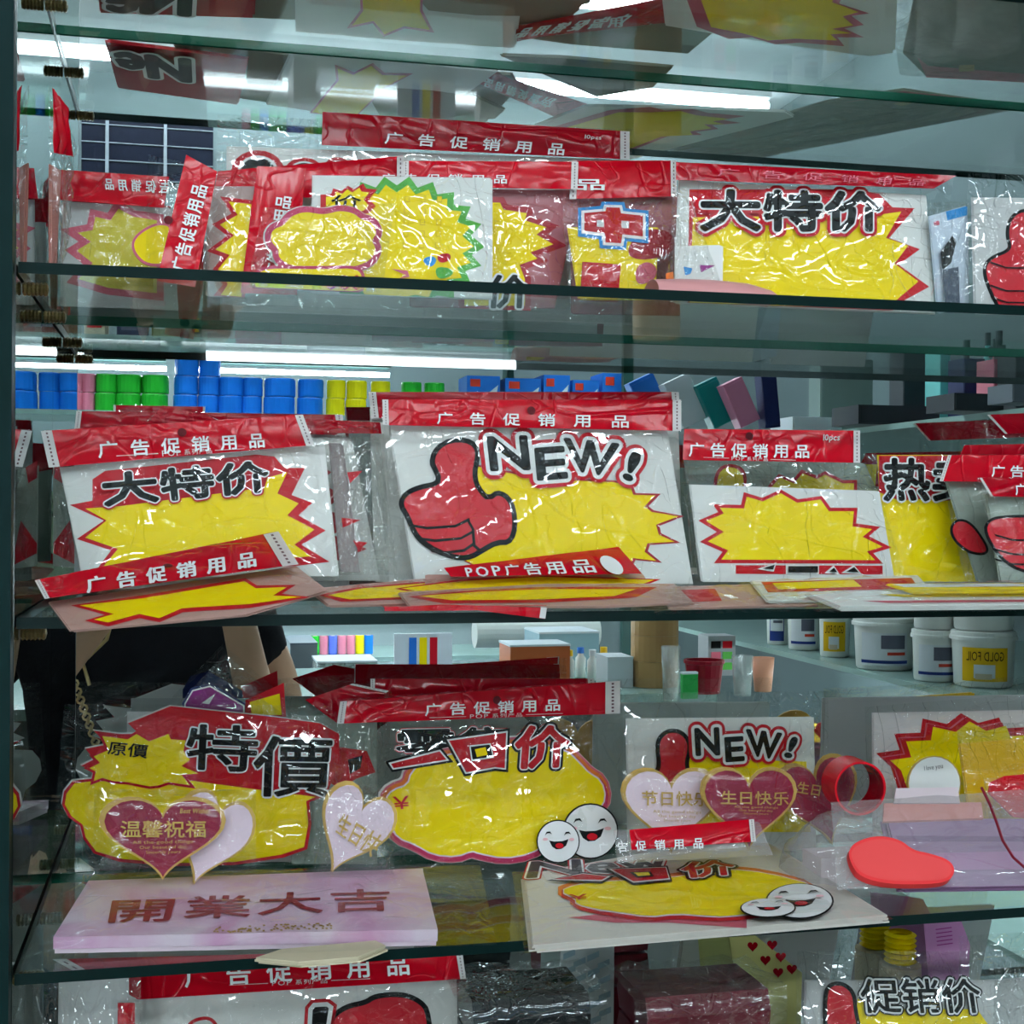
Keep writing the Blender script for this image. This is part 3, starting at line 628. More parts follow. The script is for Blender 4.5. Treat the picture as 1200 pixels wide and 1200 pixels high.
k.cardpart([(770, -60), (1050, -60), (1046, 62), (1018, 66), (900, 50), (780, 30)]); k.prints('burst_print', [(PINK, K(950, 0, 4.8, -800, -280, 300, -280, 160, 20, 330, 75, 230, 90, 300, 140, 190, 160, 300, 210, 150, 210, 190, 260, -60, 240, -200, 250, -330, 210, -460, 220, -640, 150)), (YEL, K(950, 0, 4.8, -720, -280, 250, -280, 120, 10, 270, 65, 180, 90, 240, 140, 120, 160, 230, 185, 110, 190, 150, 225, -90, 215, -240, 225, -380, 185, -560, 150))])
k = Pack('sign_card_pack', 'grey-backed pack with a thin red edge at the right end of the top shelf', down(up=.0085), group=G1)
k.cardpart(K(950, 0, 4.8, 640, -280, 1500, -280, 1500, 455, 650, 430, 520, 300), OLIVE); k.prints('red_edge', [(PINK, K(950, 0, 4.8, 600, 320, 660, 370, 1500, 440, 1500, 480, 650, 435)), (GOLD, K(950, 0, 4.8, 835, 365, 920, 362, 920, 398, 835, 402))]); k.bag(K(950, 0, 4.8, 400, -280, 1500, -280, 1500, 500, 500, 440), MILK)
k = Pack('sign_card_pack', 'red header pack lying back near the mirror on the top shelf', down(up=.0112), group=G1)
q = back(K(490, 0, 4.8, 900, 650, 830, 705, 280, 465, 380, 400)); k.header([q[1], q[2], q[3], q[0]], txt=back(K(490, 0, 4.8, 745, 610, 365, 480, 380, 430, 765, 560)), strips=(0, 0), mirror=False)
k.cardpart(back(K(490, 0, 4.8, 380, 440, 700, 450, 1300, 500, 1200, 600, 900, 650)), OLIVE)
k = Pack('cardboard_sheet', 'small scalloped grey card near the mirror on the top shelf', down(), 'cardboard', G1)
k.cardpart(back(K(400, 0, 3, 100, 330, 180, 300, 330, 310, 470, 330, 580, 380, 545, 410, 300, 425, 140, 400)), KRAFT, 'board')
k = Pack('cardboard_sheet', 'grey board with clipped corners lying over the left of the top shelf', down(up=.005), 'cardboard', G1)
k.cardpart(back(K(0, 0, 3, 570, 290, 660, 240, 1130, 270, 1185, 300, 1150, 340, 700, 340)), OLIVE, 'board')
# ------------------------------------------------------------------ second shelf
G2 = 'sign packs standing on the second shelf'
RLAB = 'red'
# tall pack edge-on against the side mirror
k = Pack('sign_card_pack', 'crumpled pack standing edge-on against the left side mirror', Pl(58, -.10, Z2, 2, 62), group=G2)
k.header(K(0, 0, 4.8, 289, 490, 335, 560, 405, 880, 292, 860), strips=(0, 0), mt=RED, amp=.003); k.cardpart(K(0, 0, 4.8, 292, 930, 345, 960, 318, 1480, 292, 1500), mat('pinkish_card', (196, 120, 110), .5)); k.bag(K(0, 0, 4.8, 290, 480, 410, 700, 350, 1540, 292, 1540), CRUMP, amp=.004)
A_ = (40, 150, 4.8); B_ = (240, 150, 4.8); C_ = (440, 150, 4.8); D_ = (600, 150, 4.8); E_ = (780, 150, 4.8); F_ = (950, 150, 4.8)
# left pack with pink-edged burst, header back to front
k = Pack('sign_card_pack', 'red-headed pack with a pink-edged yellow burst at the far left of the second shelf', Pl(130, -.038, Z2, 2), group=G2)
k.cardpart(K(*A_, 165, 415, 760, 450, 800, 1080, 150, 1080), GREY)
st = K(*A_, 345, 500, 430, 520, 475, 455, 560, 500, 690, 520, 690, 930, 420, 900, 250, 850, 330, 760, 240, 690, 320, 640, 245, 590, 330, 575)
k.prints('burst_print', [(PINK, st, 8), (mat('dull_yellow', (215, 198, 60), .4), st)])
k.header(K(*A_, 150, 235, 760, 275, 730, 450, 125, 403), strips=(0, 0), txt=K(*A_, 390, 280, 860, 305, 850, 375, 400, 345), mirror=True)
k.bag(K(*A_, 105, 225, 780, 265, 800, 1085, 140, 1085), amp=.003)
k = Pack('round_card', 'small round yellow card with a pink rim tucked behind the upright red header', based(170, 352, Z2, 10), 'card', G2, t=.0015)
pt = smooth_pts(K(*A_, 700, 540, 600, 590, 555, 650, 580, 715, 640, 765, 760, 760, 780, 560)); k.cardpart(offset(pt, 3), PINK, layers=1); k.prints('yellow_centre', [(YEL, pt)])
# sideways header
k = Pack('sign_card_pack', 'pack turned on its side with its red header running upward, fourth character row reading up', based(205, 343, Z2, 8, -4), group=G2)
k.header(K(*A_, 690, 860, 855, 150, 1030, 245, 905, 945), strips=(0, 0), txt=K(*A_, 763, 790, 890, 303, 980, 327, 853, 812), hole=K(*A_, 755, 518)[0], gap=.1, sub=None)
k.bag(K(*A_, 640, 140, 1110, 240, 1010, 960, 620, 880))
# yellow star pack on its side
k = Pack('sign_card_pack', 'pack on its side showing half a yellow star left of its red header', based(283, 351, Z2, 10), group=G2)
st = K(*B_, 135, 415, 262, 430, 205, 955, 90, 940, 130, 880, 75, 795, 140, 715, 60, 685, 165, 605, 85, 545, 185, 490)
k.cardpart(K(*B_, 20, 330, 290, 330, 215, 960, 10, 960), mat('film_grey_card', (176, 150, 146), .4)); k.prints('star_print', [(PRED, st, 5), (YEL, st)])
k.header(K(*B_, 295, 215, 562, 225, 520, 965, 200, 965), strips=(0, 0), txt=K(*B_, 330, 830, 400, 372, 490, 385, 420, 840), gap=.0)
k.bag(K(*B_, 0, 260, 570, 215, 525, 970, -10, 970))
# long low header behind
k = Pack('sign_card_pack', 'pack with a long bent red header standing behind the half star', based(330, 362, Z2, 6), group=G2)
k.header([(255, 201), (472, 183), (472, 232), (250, 232)], strips=(0, 1), amp=.002, sw=.02); k.bag([(250, 198), (478, 181), (478, 365), (250, 365)])
# white card with red arcs, big header at the back
k = Pack('sign_card_pack', 'tall rear pack with a broad red header and red-ringed black letters on white card', based(480, 374, Z2, 1), group=G2)
k.cardpart([(267, 172), (740, 188), (740, 380), (262, 380)])
arcs = []
for cx, cy, rx, ry in ((302, 200, 31, 24), (356, 202, 23, 17), (395, 200, 17, 15)):
    c = [(cx + rx * math.cos(t * .3142), cy - ry * math.sin(t * .3142)) for t in range(20)]; arcs += [(PRED, c), (PWH, [(cx + (x - cx) * .76, cy + (y - cy) * .74) for x, y in c]), (BLK, [(cx + (x - cx) * .64, cy + (y - cy) * .62) for x, y in c])]
k.prints('ring_lettering', arcs)
k.header([(378, 131), (736, 154), (736, 187), (377, 170)], strips=(0, 1), txt=[(452, 154), (664, 168), (662, 182), (450, 168)], gap=.75, pcs=K(490, 0, 4.8, 930, 755, 1035, 765, 1032, 785, 927, 777), mt=DRED)
k.bag([(255, 134), (742, 150), (742, 378), (252, 378)], CRUMP)
# header pack with dark red star
k = Pack('sign_card_pack', 'pack with a dark red edged yellow star and a black character low on its right', based(600, 366, Z2, 7), group=G2)
k.cardpart(K(*C_, 200, 350, 1150, 350, 1000, 1010, 200, 1010), mat('film_red_card', (170, 96, 104), .4))
st = K(*C_, 500, 420, 700, 420, 720, 460, 850, 480, 840, 520, 960, 560, 905, 600, 1000, 655, 870, 700, 910, 735, 810, 770, 840, 850, 840, 1000, 500, 1000)
k.prints('star_print', [(mat('dark_red_print', (165, 28, 44), .4), st, 7), (YEL, st)]); k.text('价', K(*C_, 620, 825, 880, 825, 870, 1010, 610, 1010), [(.09, PWH), (.03, BLK)])
k.header(K(*C_, 160, 185, 1135, 190, 1130, 345, 160, 330), txt=K(*C_, 30, 255, 745, 262, 745, 312, 30, 305), gap=.5, sw=.03); k.bag(K(*C_, 160, 180, 1140, 182, 1120, 1015, 160, 1015))
k = Pack('sign_card_pack', 'pack with a plain dull red header half hidden behind the dark red edged star', based(640, 372, Z2, 4), group=G2)
k.header(K(*C_, 640, 345, 1005, 352, 975, 560, 640, 540), mt=DRED, strips=(0, 1), sw=.06); k.bag(K(*C_, 630, 340, 1010, 345, 1000, 1030, 630, 1030))
k = Pack('sign_card_pack', 'red-headed pack showing one white character left of the big sale sign', based(735, 372, Z2, 8), group=G2)
k.header(K(*D_, 335, 185, 920, 183, 922, 385, 330, 400), txt=K(*D_, 60, 282, 535, 285, 535, 350, 60, 347), gap=.3, string='用品', tlay=[(.02, PWH)], sw=.05)
k.cardpart(K(*D_, 340, 390, 930, 385, 940, 1050, 340, 1050), mat('film_red_card', (170, 96, 104), .4)); k.bag(K(*D_, 330, 180, 930, 180, 930, 1055, 330, 1055))
# white card with green burst
k = Pack('sign_card_pack', 'white card with a green-edged yellow burst and a small red price burst', based(470, 350, Z2, 9), group=G2)
k.cardpart(K(*B_, 612, 268, 1610, 283, 1610, 960, 600, 960), WHITE)
cx, cy = 465, 285; sp = []
for i in range(44):
    a = i / 44 * 2 * math.pi; rr = 1.0 if i % 2 == 0 else .86; sp.append((cx + 97 * rr * math.cos(a), cy + 74 * rr * math.sin(a) + (0 if math.sin(a) < 0 else 4)))
k.prints('burst_print', [(GRN, sp, 3.5), (YEL, [(cx + (x - cx) * .93, cy + (y - cy) * .93) for x, y in sp])])
sb = K(*B_, 655, 380, 715, 375, 725, 345, 770, 360, 805, 330, 840, 350, 890, 318, 905, 345, 960, 350, 920, 400, 955, 440, 920, 475, 690, 520, 655, 470)
k.prints('price_burst', [(PRED, sb, 1), (YEL, [(404 + (x - 404) * .8, 238 + (y - 238) * .82) for x, y in sb])], n=k.t + .001)
k.text('价', K(*B_, 705, 375, 885, 375, 885, 450, 705, 450), [(.02, BLK)])
mb = MB()
for r_ in range(5):
    for c_ in range(3):
        q0 = (474 + c_ * 19 + r_ * -.5, 230 + r_ * 13.5); p4 = k.P([q0, (q0[0] + 6, q0[1]), (q0[0] + 6, q0[1] + 7), (q0[0], q0[1] + 7)], k.t + .001); c4 = (sum(p[0] for p in p4) / 4, sum(p[1] for p in p4) / 4)
        mb.poly(p4, k.t + .0011, FAINT); mb.poly([(c4[0] + (p[0] - c4[0]) * .75, c4[1] + (p[1] - c4[1]) * .8) for p in p4], k.t + .0013, YEL)
mb.build('digit_grid', k.card)
k.prints('flower_print', [(BLUE, smooth_pts(K(*C_, 255, 740, 320, 715, 350, 745, 310, 790))), (PRED, smooth_pts(K(*C_, 340, 715, 420, 700, 425, 745, 360, 765))), (GRN, smooth_pts(K(*C_, 330, 780, 430, 790, 440, 830, 350, 860))), (PINK, K(*C_, 90, 795, 180, 805, 190, 840, 130, 850, 170, 830))], n=k.t + .001)
k.bag(K(*B_, 595, 255, 1625, 265, 1620, 968, 590, 968))
# cloud cards
k = Pack('cloud_card_pack', 'yellow cloud-shaped price cards with magenta rims in a small bag on the second shelf', based(375, 345, Z2, 8), group=G2)
c1 = smooth_pts(K(*B_, 450, 545, 480, 500, 560, 470, 640, 485, 690, 485, 760, 465, 840, 480, 875, 515, 940, 530, 970, 590, 935, 635, 965, 680, 940, 735, 880, 770, 800, 785, 690, 780, 560, 785, 470, 770, 415, 730, 415, 680, 370, 640, 375, 575), 2)
k.cardpart(offset(c1, 7.5), WHITE, 'cloud_card', layers=2); k.prints('cloud_print', [(MAG, offset(c1, 7.2)), (YEL, c1)])
c2 = smooth_pts(K(*B_, 275, 890, 300, 810, 380, 790, 520, 795, 690, 795, 860, 790, 890, 850, 870, 930, 600, 945, 330, 935), 2)
mb = MB(); mb.poly(k.P(offset(c2, 4), k.t + .004), k.t + .004, MAG, .0015).poly(k.P(c2, k.t + .004), k.t + .0044, YEL); mb.build('front_cloud_card', k.e)
mb = MB(); [put_text(mb, '0', k.P([(x, 322), (x + 12, 322), (x + 12, 340), (x, 340)], k.t + .0052), [(0, PRED)], n0=k.t + .0052, tight=True) for x in (382, 398, 412)]; mb.build('digit_print', k.e)
k.bag(K(*B_, 330, 440, 1075, 415, 1000, 960, 235, 950), CRUMP, n=k.t + .004)
# small pack with a red cross-like character
k = Pack('sign_card_pack', 'small crinkled pack with a blue-outlined red character and a folded red tag', based(700, 362, Z2, 12), group=G2)
k.cardpart(K(*D_, 320, 560, 820, 560, 800, 960, 380, 960), YEL, 'star_card')
cr = K(*D_, 405, 480, 525, 470, 530, 448, 605, 450, 612, 482, 735, 495, 735, 612, 620, 600, 612, 650, 525, 645, 520, 595, 405, 580)
k.prints('character_print', [(BLUE, cr, 7), (PWH, cr, 3.2), (PRED, cr), (GREY, K(*D_, 475, 520, 515, 522, 515, 560, 475, 558)), (GREY, K(*D_, 612, 525, 655, 528, 655, 568, 612, 565))], n=k.t + .001)
k.prints('thumb_print', [(mat('dark_red_print', (165, 28, 44), .4), smooth_pts(K(*D_, 640, 700, 700, 590, 820, 560, 910, 600, 915, 690, 840, 730, 700, 745))), (PINK, smooth_pts(K(*D_, 690, 790, 760, 745, 820, 790, 800, 860, 700, 890)))])
mb = MB(); mb.poly(k.P(K(*D_, 395, 755, 610, 770, 600, 900, 385, 905), k.t + .002), k.t + .003, RED, .001); mb.build('folded_red_tag', k.e)
k.bag(K(*D_, 285, 385, 1080, 400, 1060, 980, 330, 1060), CRUMP, amp=.004)
k = Pack('sign_card_pack', 'tiny white card with a purple triangle in a crumpled bag before the big sale sign', based(825, 352, Z2, 8), group=G2, t=.0015)
k.cardpart(K(*E_, 60, 670, 315, 662, 312, 900, 60, 900), WHITE); k.prints('triangle_print', [(PURP, K(*E_, 190, 770, 280, 772, 200, 812)), (BLUE, K(*E_, 100, 780, 150, 790, 140, 820, 110, 830)), (ORG, K(*E_, 0, 820, 40, 810, 45, 860, 0, 860))]); k.bag(K(*E_, 40, 350, 130, 355, 340, 910, 20, 910), CRUMP, amp=.003)
# the big sale sign
DTJ = [(.16, PRED), (.085, PWH), (.045, BLK)]
k = Pack('sign_card_pack', 'large yellow burst sale sign with black outlined characters, right of the second shelf', Pl(950, -.155, Z2, 12), group=G2)
k.cardpart([(797, 211), (1085, 229), (1096, 372), (792, 372)])
yb_ = [(808, 360), (812, 255), (1028, 252), (1056, 248), (1038, 279), (1064, 288), (1048, 309), (1076, 330), (1050, 352), (1040, 362)]
k.prints('burst_print', [(PRED, [(806, 362), (808, 222), (1000, 222), (1030, 227), (1046, 243), (1072, 244), (1042, 279), (1078, 292), (1053, 310), (1089, 336), (1056, 354), (1046, 364)]), (YEL, yb_)])
k.text('大特价', [(818, 222), (1034, 225), (1034, 270), (818, 270)], DTJ)
k.header([(792, 190), (1121, 206), (1094, 221), (792, 211)], strips=(0, 0), txt=[(840, 196), (1085, 210), (1083, 218), (840, 206)], gap=.9, tlay=[(0, PINK)], mt=DRED)
k.bag([(790, 188), (1120, 205), (1100, 370), (788, 372)])
# rolled pink strip at the shelf front
k = thing('rolled_strip', 'flattened pink plastic roll lying along the front of the second shelf', 'plastic roll', Matrix.Translation((0, 0, 0)), None)
pp = [at_z(x, 348, Z2 + .004) for x in (770, 800, 840, 880, 905, 920)]
yy = [-.195, -.196, -.197, -.196, -.193, -.185]
v = []; f = []
for i, p in enumerate(pp):
    x = p[0] * (1 + yy[i]) / (1 + p[1])
    hgt = [.010, .011, .011, .010, .007, .001][i]
    for j in range(9):
        a = math.pi * j / 8; v.append((x, yy[i] + .012 - .016 * math.cos(a), Z2 + .0006 + hgt * math.sin(a)))
for i in range(len(pp) - 1):
    for j in range(8): f.append((i * 9 + j, (i + 1) * 9 + j, (i + 1) * 9 + j + 1, i * 9 + j + 1))
MB().raw(v, f, mat('pale_pink_film', (215, 150, 150), .35)).build('outer_film', k, True)
MB().box((pp[0][0], -.192, Z2 + .0005), (pp[3][0] * .87, -.175, Z2 + .004), YEL).build('yellow_core', k)
# blister with a dark tool
k = Pack('blister_pack', 'crumpled bag with blue and white print holding a dark pointed tool', based(1112, 370, Z2, 6), 'blister pack', G2, t=.002)
k.cardpart(K(*F_, 670, 500, 880, 440, 885, 1000, 720, 1040), mat('silver_print_card', (190, 200, 214), .3, metal=.3)); k.prints('corner_print', [(BLUE, K(*F_, 760, 470, 880, 440, 880, 490, 770, 520)), (PINK, K(*F_, 690, 530, 720, 520, 725, 545, 695, 550))])
k.prints('tool_shape', [(BLK, K(*F_, 800, 600, 820, 640, 790, 760, 740, 800, 730, 700)), (mat('slate_plastic', (70, 80, 96), .3), K(*F_, 740, 800, 830, 780, 840, 1040, 760, 1040))], n=k.t + .002); k.bag(K(*F_, 650, 420, 900, 400, 900, 1045, 690, 1045), CRUMP, amp=.004)
# thumb card at the right edge
k = Pack('sign_card_pack', 'grey card with a red thumbs-up fist at the right edge of the second shelf', Pl(1190, -.165, Z2, 8), group=G2)
k.cardpart(K(*F_, 915, 392, 1600, 400, 1600, 1120, 935, 1110), GREY)
th = smooth_pts(K(*F_, 1140, 690, 1110, 600, 1130, 510, 1190, 470, 1280, 480, 1310, 580, 1290, 700, 1400, 720, 1420, 1000, 1300, 1040, 1080, 1040, 1010, 900, 980, 800, 1010, 740), 2)
k.prints('thumb_print', [(BLK, th, 4), (mat('thumb_red', (198, 26, 42), .45), th)])
mb = MB()
for yy_ in (770, 900, 965): mb.poly(k.P(K(*F_, 1010, yy_ - 20, 1100, yy_ + 12, 1250, yy_ + 14, 1250, yy_ + 22, 1100, yy_ + 20, 1010, yy_ - 10), k.t + .0012), k.t + .0014, BLK)
mb.build('finger_lines', k.card); k.bag(K(*F_, 895, 250, 1620, 260, 1620, 1120, 880, 1110), amp=.003)
# ------------------------------------------------------------------ third shelf
G3 = 'sign packs on the third shelf'
a_ = (0, 380, 3); b_ = (400, 380, 3); c_ = (800, 380, 3)
def Q(c, *f): return K(*c, *f)
# packs behind the left sale sign: headers only stick out
for i, (lab, quad, yb, bagq) in enumerate([
    ('pack with a dark red header farthest back on the left of the third shelf', Q(a_, 400, 284, 720, 290, 720, 345, 400, 340), -.035, None),
    ('pack with a red header just above the left sale sign', Q(a_, 272, 305, 1200, 318, 1210, 390, 265, 365), -.055, None),
    ('pack with a tilted red header corner poking above the left sale sign', Q(a_, 520, 345, 572, 285, 740, 325, 900, 400), -.075, None)]):
    k = Pack('sign_card_pack', lab, Pl((quad[0][0] + quad[1][0]) / 2, yb, Z3, 4 + i), group=G3)
    k.header(quad, strips=(1, 1) if i < 2 else (0, 0), mt=DRED, sw=.02)
    k.cardpart([quad[3], quad[2], (quad[2][0] + 4, 690), (quad[3][0], 690)], GREY)
    k.bag([(quad[0][0] - 3, quad[0][1] - 2), (quad[1][0] + 3, quad[1][1] - 2), (quad[2][0] + 6, 692), (quad[3][0] - 2, 692)])
# edge packs between the sale sign and the NEW sign
k = Pack('sign_card_pack', 'white card pack with red zigzag edge half hidden between the two big signs', Pl(400, -.085, Z3, 9), group=G3)
k.cardpart(Q(a_, 1000, 400, 1230, 400, 1330, 900, 1050, 900), WHITE)
k.prints('zigzag_print', [(PRED, Q(a_, 1080, 470, 1165, 520, 1120, 560, 1215, 600, 1140, 650, 1260, 690, 1170, 740, 1290, 790, 1190, 830, 1050, 830)), (YEL, Q(a_, 1000, 480, 1110, 520, 1080, 560, 1150, 600, 1090, 650, 1170, 690, 1090, 740, 1180, 790, 1000, 800))])
k.header(Q(a_, 1000, 330, 1345, 345, 1350, 385, 1000, 380), strips=(0, 1), mt=DRED, sw=.03); k.bag(Q(a_, 1000, 325, 1350, 340, 1370, 905, 1040, 905), CRUMP, amp=.003)
k = Pack('sign_card_pack', 'crinkled clear pack with red star tips beside the thumbs-up sign', Pl(425, -.115, Z3, 9), group=G3)
k.cardpart(Q(b_, -40, 420, 0, 420, 60, 870, 0, 870), mat('dull_film_card', (150, 138, 138), .5)); k.prints('star_tips', [(PRED, Q(b_, 20, 520, 75, 515, 30, 560)), (PRED, Q(b_, 0, 680, 68, 688, 5, 715)), (PRED, Q(b_, 40, 760, 92, 768, 60, 795))]); k.bag(Q(b_, -60, 370, 130, 350, 200, 880, -20, 880), CRUMP, amp=.004)
# left sale sign
k = Pack('sign_card_pack', 'big yellow burst sale sign with black outlined characters at the left of the third shelf', Pl(225, -.112, Z3, 9, -3), group=G3, t=.004)
k.cardpart(Q(a_, 212, 505, 1085, 432, 1165, 885, 290, 885))
mb = MB(); mb.poly(k.P(Q(a_, 1085, 432, 1142, 432, 1192, 885, 1165, 885), .001), .001, WHITE, .001); mb.build('rear_card', k.e)
ro = Q(a_, 245, 635, 325, 620, 325, 545, 370, 515, 900, 458, 965, 465, 1000, 505, 1072, 505, 1025, 600, 1098, 628, 1050, 672, 1145, 725, 1060, 775, 1158, 835, 1040, 850, 340, 862, 390, 795, 270, 755, 365, 690)
ye = Q(a_, 300, 648, 420, 640, 930, 575, 940, 540, 1010, 520, 975, 595, 1050, 630, 1010, 672, 1105, 722, 1035, 775, 1092, 816, 1030, 820, 365, 850, 415, 790, 300, 750, 375, 690)
k.prints('burst_print', [(PRED, ro), (YEL, ye)]); k.text('大特价', Q(a_, 345, 527, 942, 478, 950, 585, 362, 640), [(.13, PRED), (.085, PWH), (.045, BLK)])
k.header(Q(a_, 150, 375, 1060, 318, 1100, 425, 178, 503), txt=Q(a_, 340, 412, 930, 380, 935, 432, 345, 470), gap=.55, hole=Q(a_, 640, 380)[0], sub=Q(a_, 567, 443, 745, 434, 747, 454, 569, 465))
k.bag(Q(a_, 148, 370, 1100, 315, 1200, 890, 270, 890))
# left edge pack by the side mirror with a red triangle
k = Pack('sign_card_pack', 'clear pack with a red triangular corner leaning in the left corner of the third shelf', Pl(66, -.045, Z3, 1, 0), group=G3)
k.cardpart(Q(a_, 190, 500, 290, 520, 280, 860, 190, 850), mat('film_grey_card2', (150, 160, 150), .4)); k.prints('red_corner', [(RED, Q(a_, 188, 770, 245, 690, 275, 850, 188, 805)), (DRED, Q(a_, 190, 480, 230, 505, 220, 560, 190, 540))]); k.bag(Q(a_, 188, 480, 300, 520, 290, 900, 188, 900), CRUMP)
# lying pack in front of it
k = Pack('sign_card_pack', 'red-headed yellow burst pack lying tilted over the shelf front by the left sale sign', Pl(210, -.232, Z3 + .0006, 71, 3), group=G3, t=.002)
k.cardpart(Q(a_, 175, 975, 1040, 850, 1150, 935, 860, 1020, 250, 1075), mat('film_pink_card', (190, 150, 140), .4))
ys = Q(a_, 280, 990, 500, 965, 860, 905, 900, 930, 1010, 925, 960, 955, 1060, 960, 880, 985, 640, 1000, 560, 1035, 490, 1020, 380, 1050, 330, 1040, 400, 1020)
k.prints('burst_print', [(PRED, ys, 4), (YEL, ys)]); k.header(Q(a_, 125, 900, 970, 730, 1040, 845, 160, 965), txt=Q(a_, 300, 890, 900, 795, 905, 850, 305, 945), gap=.5, hole=Q(a_, 590, 848)[0])
k.bag(Q(a_, 123, 895, 970, 728, 1150, 935, 245, 1082), FLATF)
# NEW sign
k = Pack('sign_card_pack', 'pack with a deep red header standing behind the thumbs-up NEW sign', Pl(620, -.075, Z3, 6), group=G3)
k.cardpart(Q(b_, 105, 300, 1180, 300, 1200, 905, 120, 905), WHITE); k.header(Q(b_, 100, 238, 1182, 238, 1190, 330, 110, 330), mt=DRED, sw=.02); k.bag(Q(b_, 98, 235, 1190, 235, 1210, 910, 110, 910))
k = Pack('sign_card_pack', 'large white NEW sign with a red thumbs-up on a yellow burst in a red-headed bag', Pl(630, -.125, Z3, 10), group=G3, t=.004)
NQ = Q(b_, 170, 352, 1145, 375, 1235, 912, 262, 912)
k.cardpart(NQ)
by = Q(b_, 440, 830, 480, 500, 700, 545, 960, 555, 1020, 570, 1030, 600, 1108, 602, 1070, 640, 1095, 660, 1188, 676, 1110, 705, 1120, 740, 1176, 765, 1080, 770, 1070, 800, 1112, 832, 1030, 822, 1000, 890, 560, 890)
k.prints('burst_print', [(mat('dark_red_print', (165, 28, 44), .4), by, 2.2), (YEL, [(x - 1.5, y) for x, y in by])])
TH_O = Q(b_, 308, 490, 318, 445, 355, 408, 410, 395, 462, 405, 490, 440, 485, 485, 478, 520, 482, 555, 500, 585, 518, 602, 545, 582, 580, 592, 606, 622, 620, 680, 616, 740, 592, 776, 548, 776, 505, 800, 462, 826, 420, 832, 365, 820, 305, 792, 262, 757, 238, 715, 224, 680, 200, 640, 205, 608, 232, 580, 280, 562, 318, 556, 335, 545, 322, 515)
tho = smooth_pts(TH_O, 1); k.prints('thumb_print', [(BLK, tho), (mat('thumb_red', (198, 26, 42), .45), offset(tho, -6.2))], n=k.t + .0008)
mb = MB()
for ln in (Q(b_, 245, 702, 300, 712, 400, 705, 450, 680, 453, 690, 402, 714, 300, 721, 250, 712), Q(b_, 268, 748, 330, 756, 420, 748, 458, 726, 460, 736, 420, 757, 330, 766, 275, 758), Q(b_, 310, 792, 370, 798, 430, 790, 462, 768, 465, 778, 432, 800, 370, 807, 318, 802), Q(b_, 440, 690, 458, 720, 462, 780, 485, 800, 495, 795, 472, 775, 468, 720, 450, 688)):
    mb.poly(k.P(ln, k.t + .002), k.t + .002, BLK)
mb.build('finger_lines', k.card)
NL = [('N', Q(b_, 515, 400, 648, 396, 660, 508, 528, 512)), ('E', Q(b_, 682, 440, 780, 432, 792, 538, 692, 546)), ('W', Q(b_, 785, 404, 972, 424, 938, 532, 815, 512)), ('!', Q(b_, 1022, 448, 1056, 455, 1018, 552, 990, 540))]
LAY = [(.30, PRED), (.17, PWH), (.05, BLK)]
for ch, q in NL: k.text(ch, q, LAY, tight=True, name='letter')
k.header(Q(b_, 148, 265, 1190, 265, 1190, 375, 150, 355), txt=Q(b_, 335, 308, 1015, 318, 1015, 364, 335, 350), gap=.95, hole=Q(b_, 668, 303)[0], sw=.02)
k.bag(Q(b_, 140, 262, 1200, 262, 1260, 915, 190, 915))
# lying header in front of the NEW sign
k = Pack('sign_card_pack', 'lying pack with tilted red header and round white mark before the NEW sign', Pl(640, -.19, Z3 + .0006, 64, 4), group=G3, t=.002)
k.cardpart(Q(b_, 300, 880, 1060, 878, 1100, 960, 300, 960), mat('film_pink_card', (190, 150, 140), .4))
ys = Q(b_, 210, 930, 420, 905, 700, 890, 1100, 900, 1000, 935, 720, 960, 560, 950, 430, 965); k.prints('burst_print', [(PRED, ys, 3), (YEL, ys)])
k.header(Q(b_, 360, 857, 975, 783, 1058, 878, 385, 888), strips=(0, 0), txt=Q(b_, 430, 855, 880, 822, 905, 872, 440, 888), string='POP广告用品', gap=.18, tlay=[(.02, PWH)])
mb = MB(); c0 = k.P(Q(b_, 950, 846), k.t + .0108)[0]; mb.poly([(c0[0] + .0065 * math.cos(i * .35), c0[1] + .0125 * math.sin(i * .35)) for i in range(18)], k.t + .0108, PWH); mb.build('round_mark', k.e)
k.bag(Q(b_, 340, 850, 975, 780, 1150, 965, 230, 975), FLATF)
# flat packs along the shelf front
def slant(label, z, outline, mt, prints, bagq, lean=76, t=.0022):
    k = Pack('sign_card_pack', label, Pl(600, -.2095, z, lean), group=G3, t=t); k.cardpart(outline, mt)
    if prints: k.prints('burst_print', prints)
    k.bag(bagq, FLATF, amp=.0012); return k
FPC = mat('film_pink_card', (190, 150, 140), .4)
slant('thin yellow burst pack lying before the crinkled clear pack', Z3 + .0006, [(362, 690), (520, 676), (556, 690), (545, 705), (385, 709)], FPC, [(PRED, [(372, 697), (420, 688), (515, 680), (545, 690), (500, 701), (400, 705)]), (YEL, [(384, 698), (425, 690), (510, 683), (530, 690), (495, 699), (410, 703)])], [(350, 690), (530, 672), (570, 706), (370, 712)])
slant('flat pack with a yellow zigzag under the tilted red header pack', Z3 + .0034, [(468, 694), (640, 684), (790, 684), (812, 705), (700, 710), (480, 709)], FPC, [(PRED, [(476, 699), (560, 691), (640, 688), (770, 688), (745, 700), (640, 706), (520, 707)]), (YEL, [(490, 699), (560, 694), (640, 691), (745, 691), (720, 699), (635, 703), (530, 704)])], [(460, 692), (800, 680), (826, 709), (470, 712)])
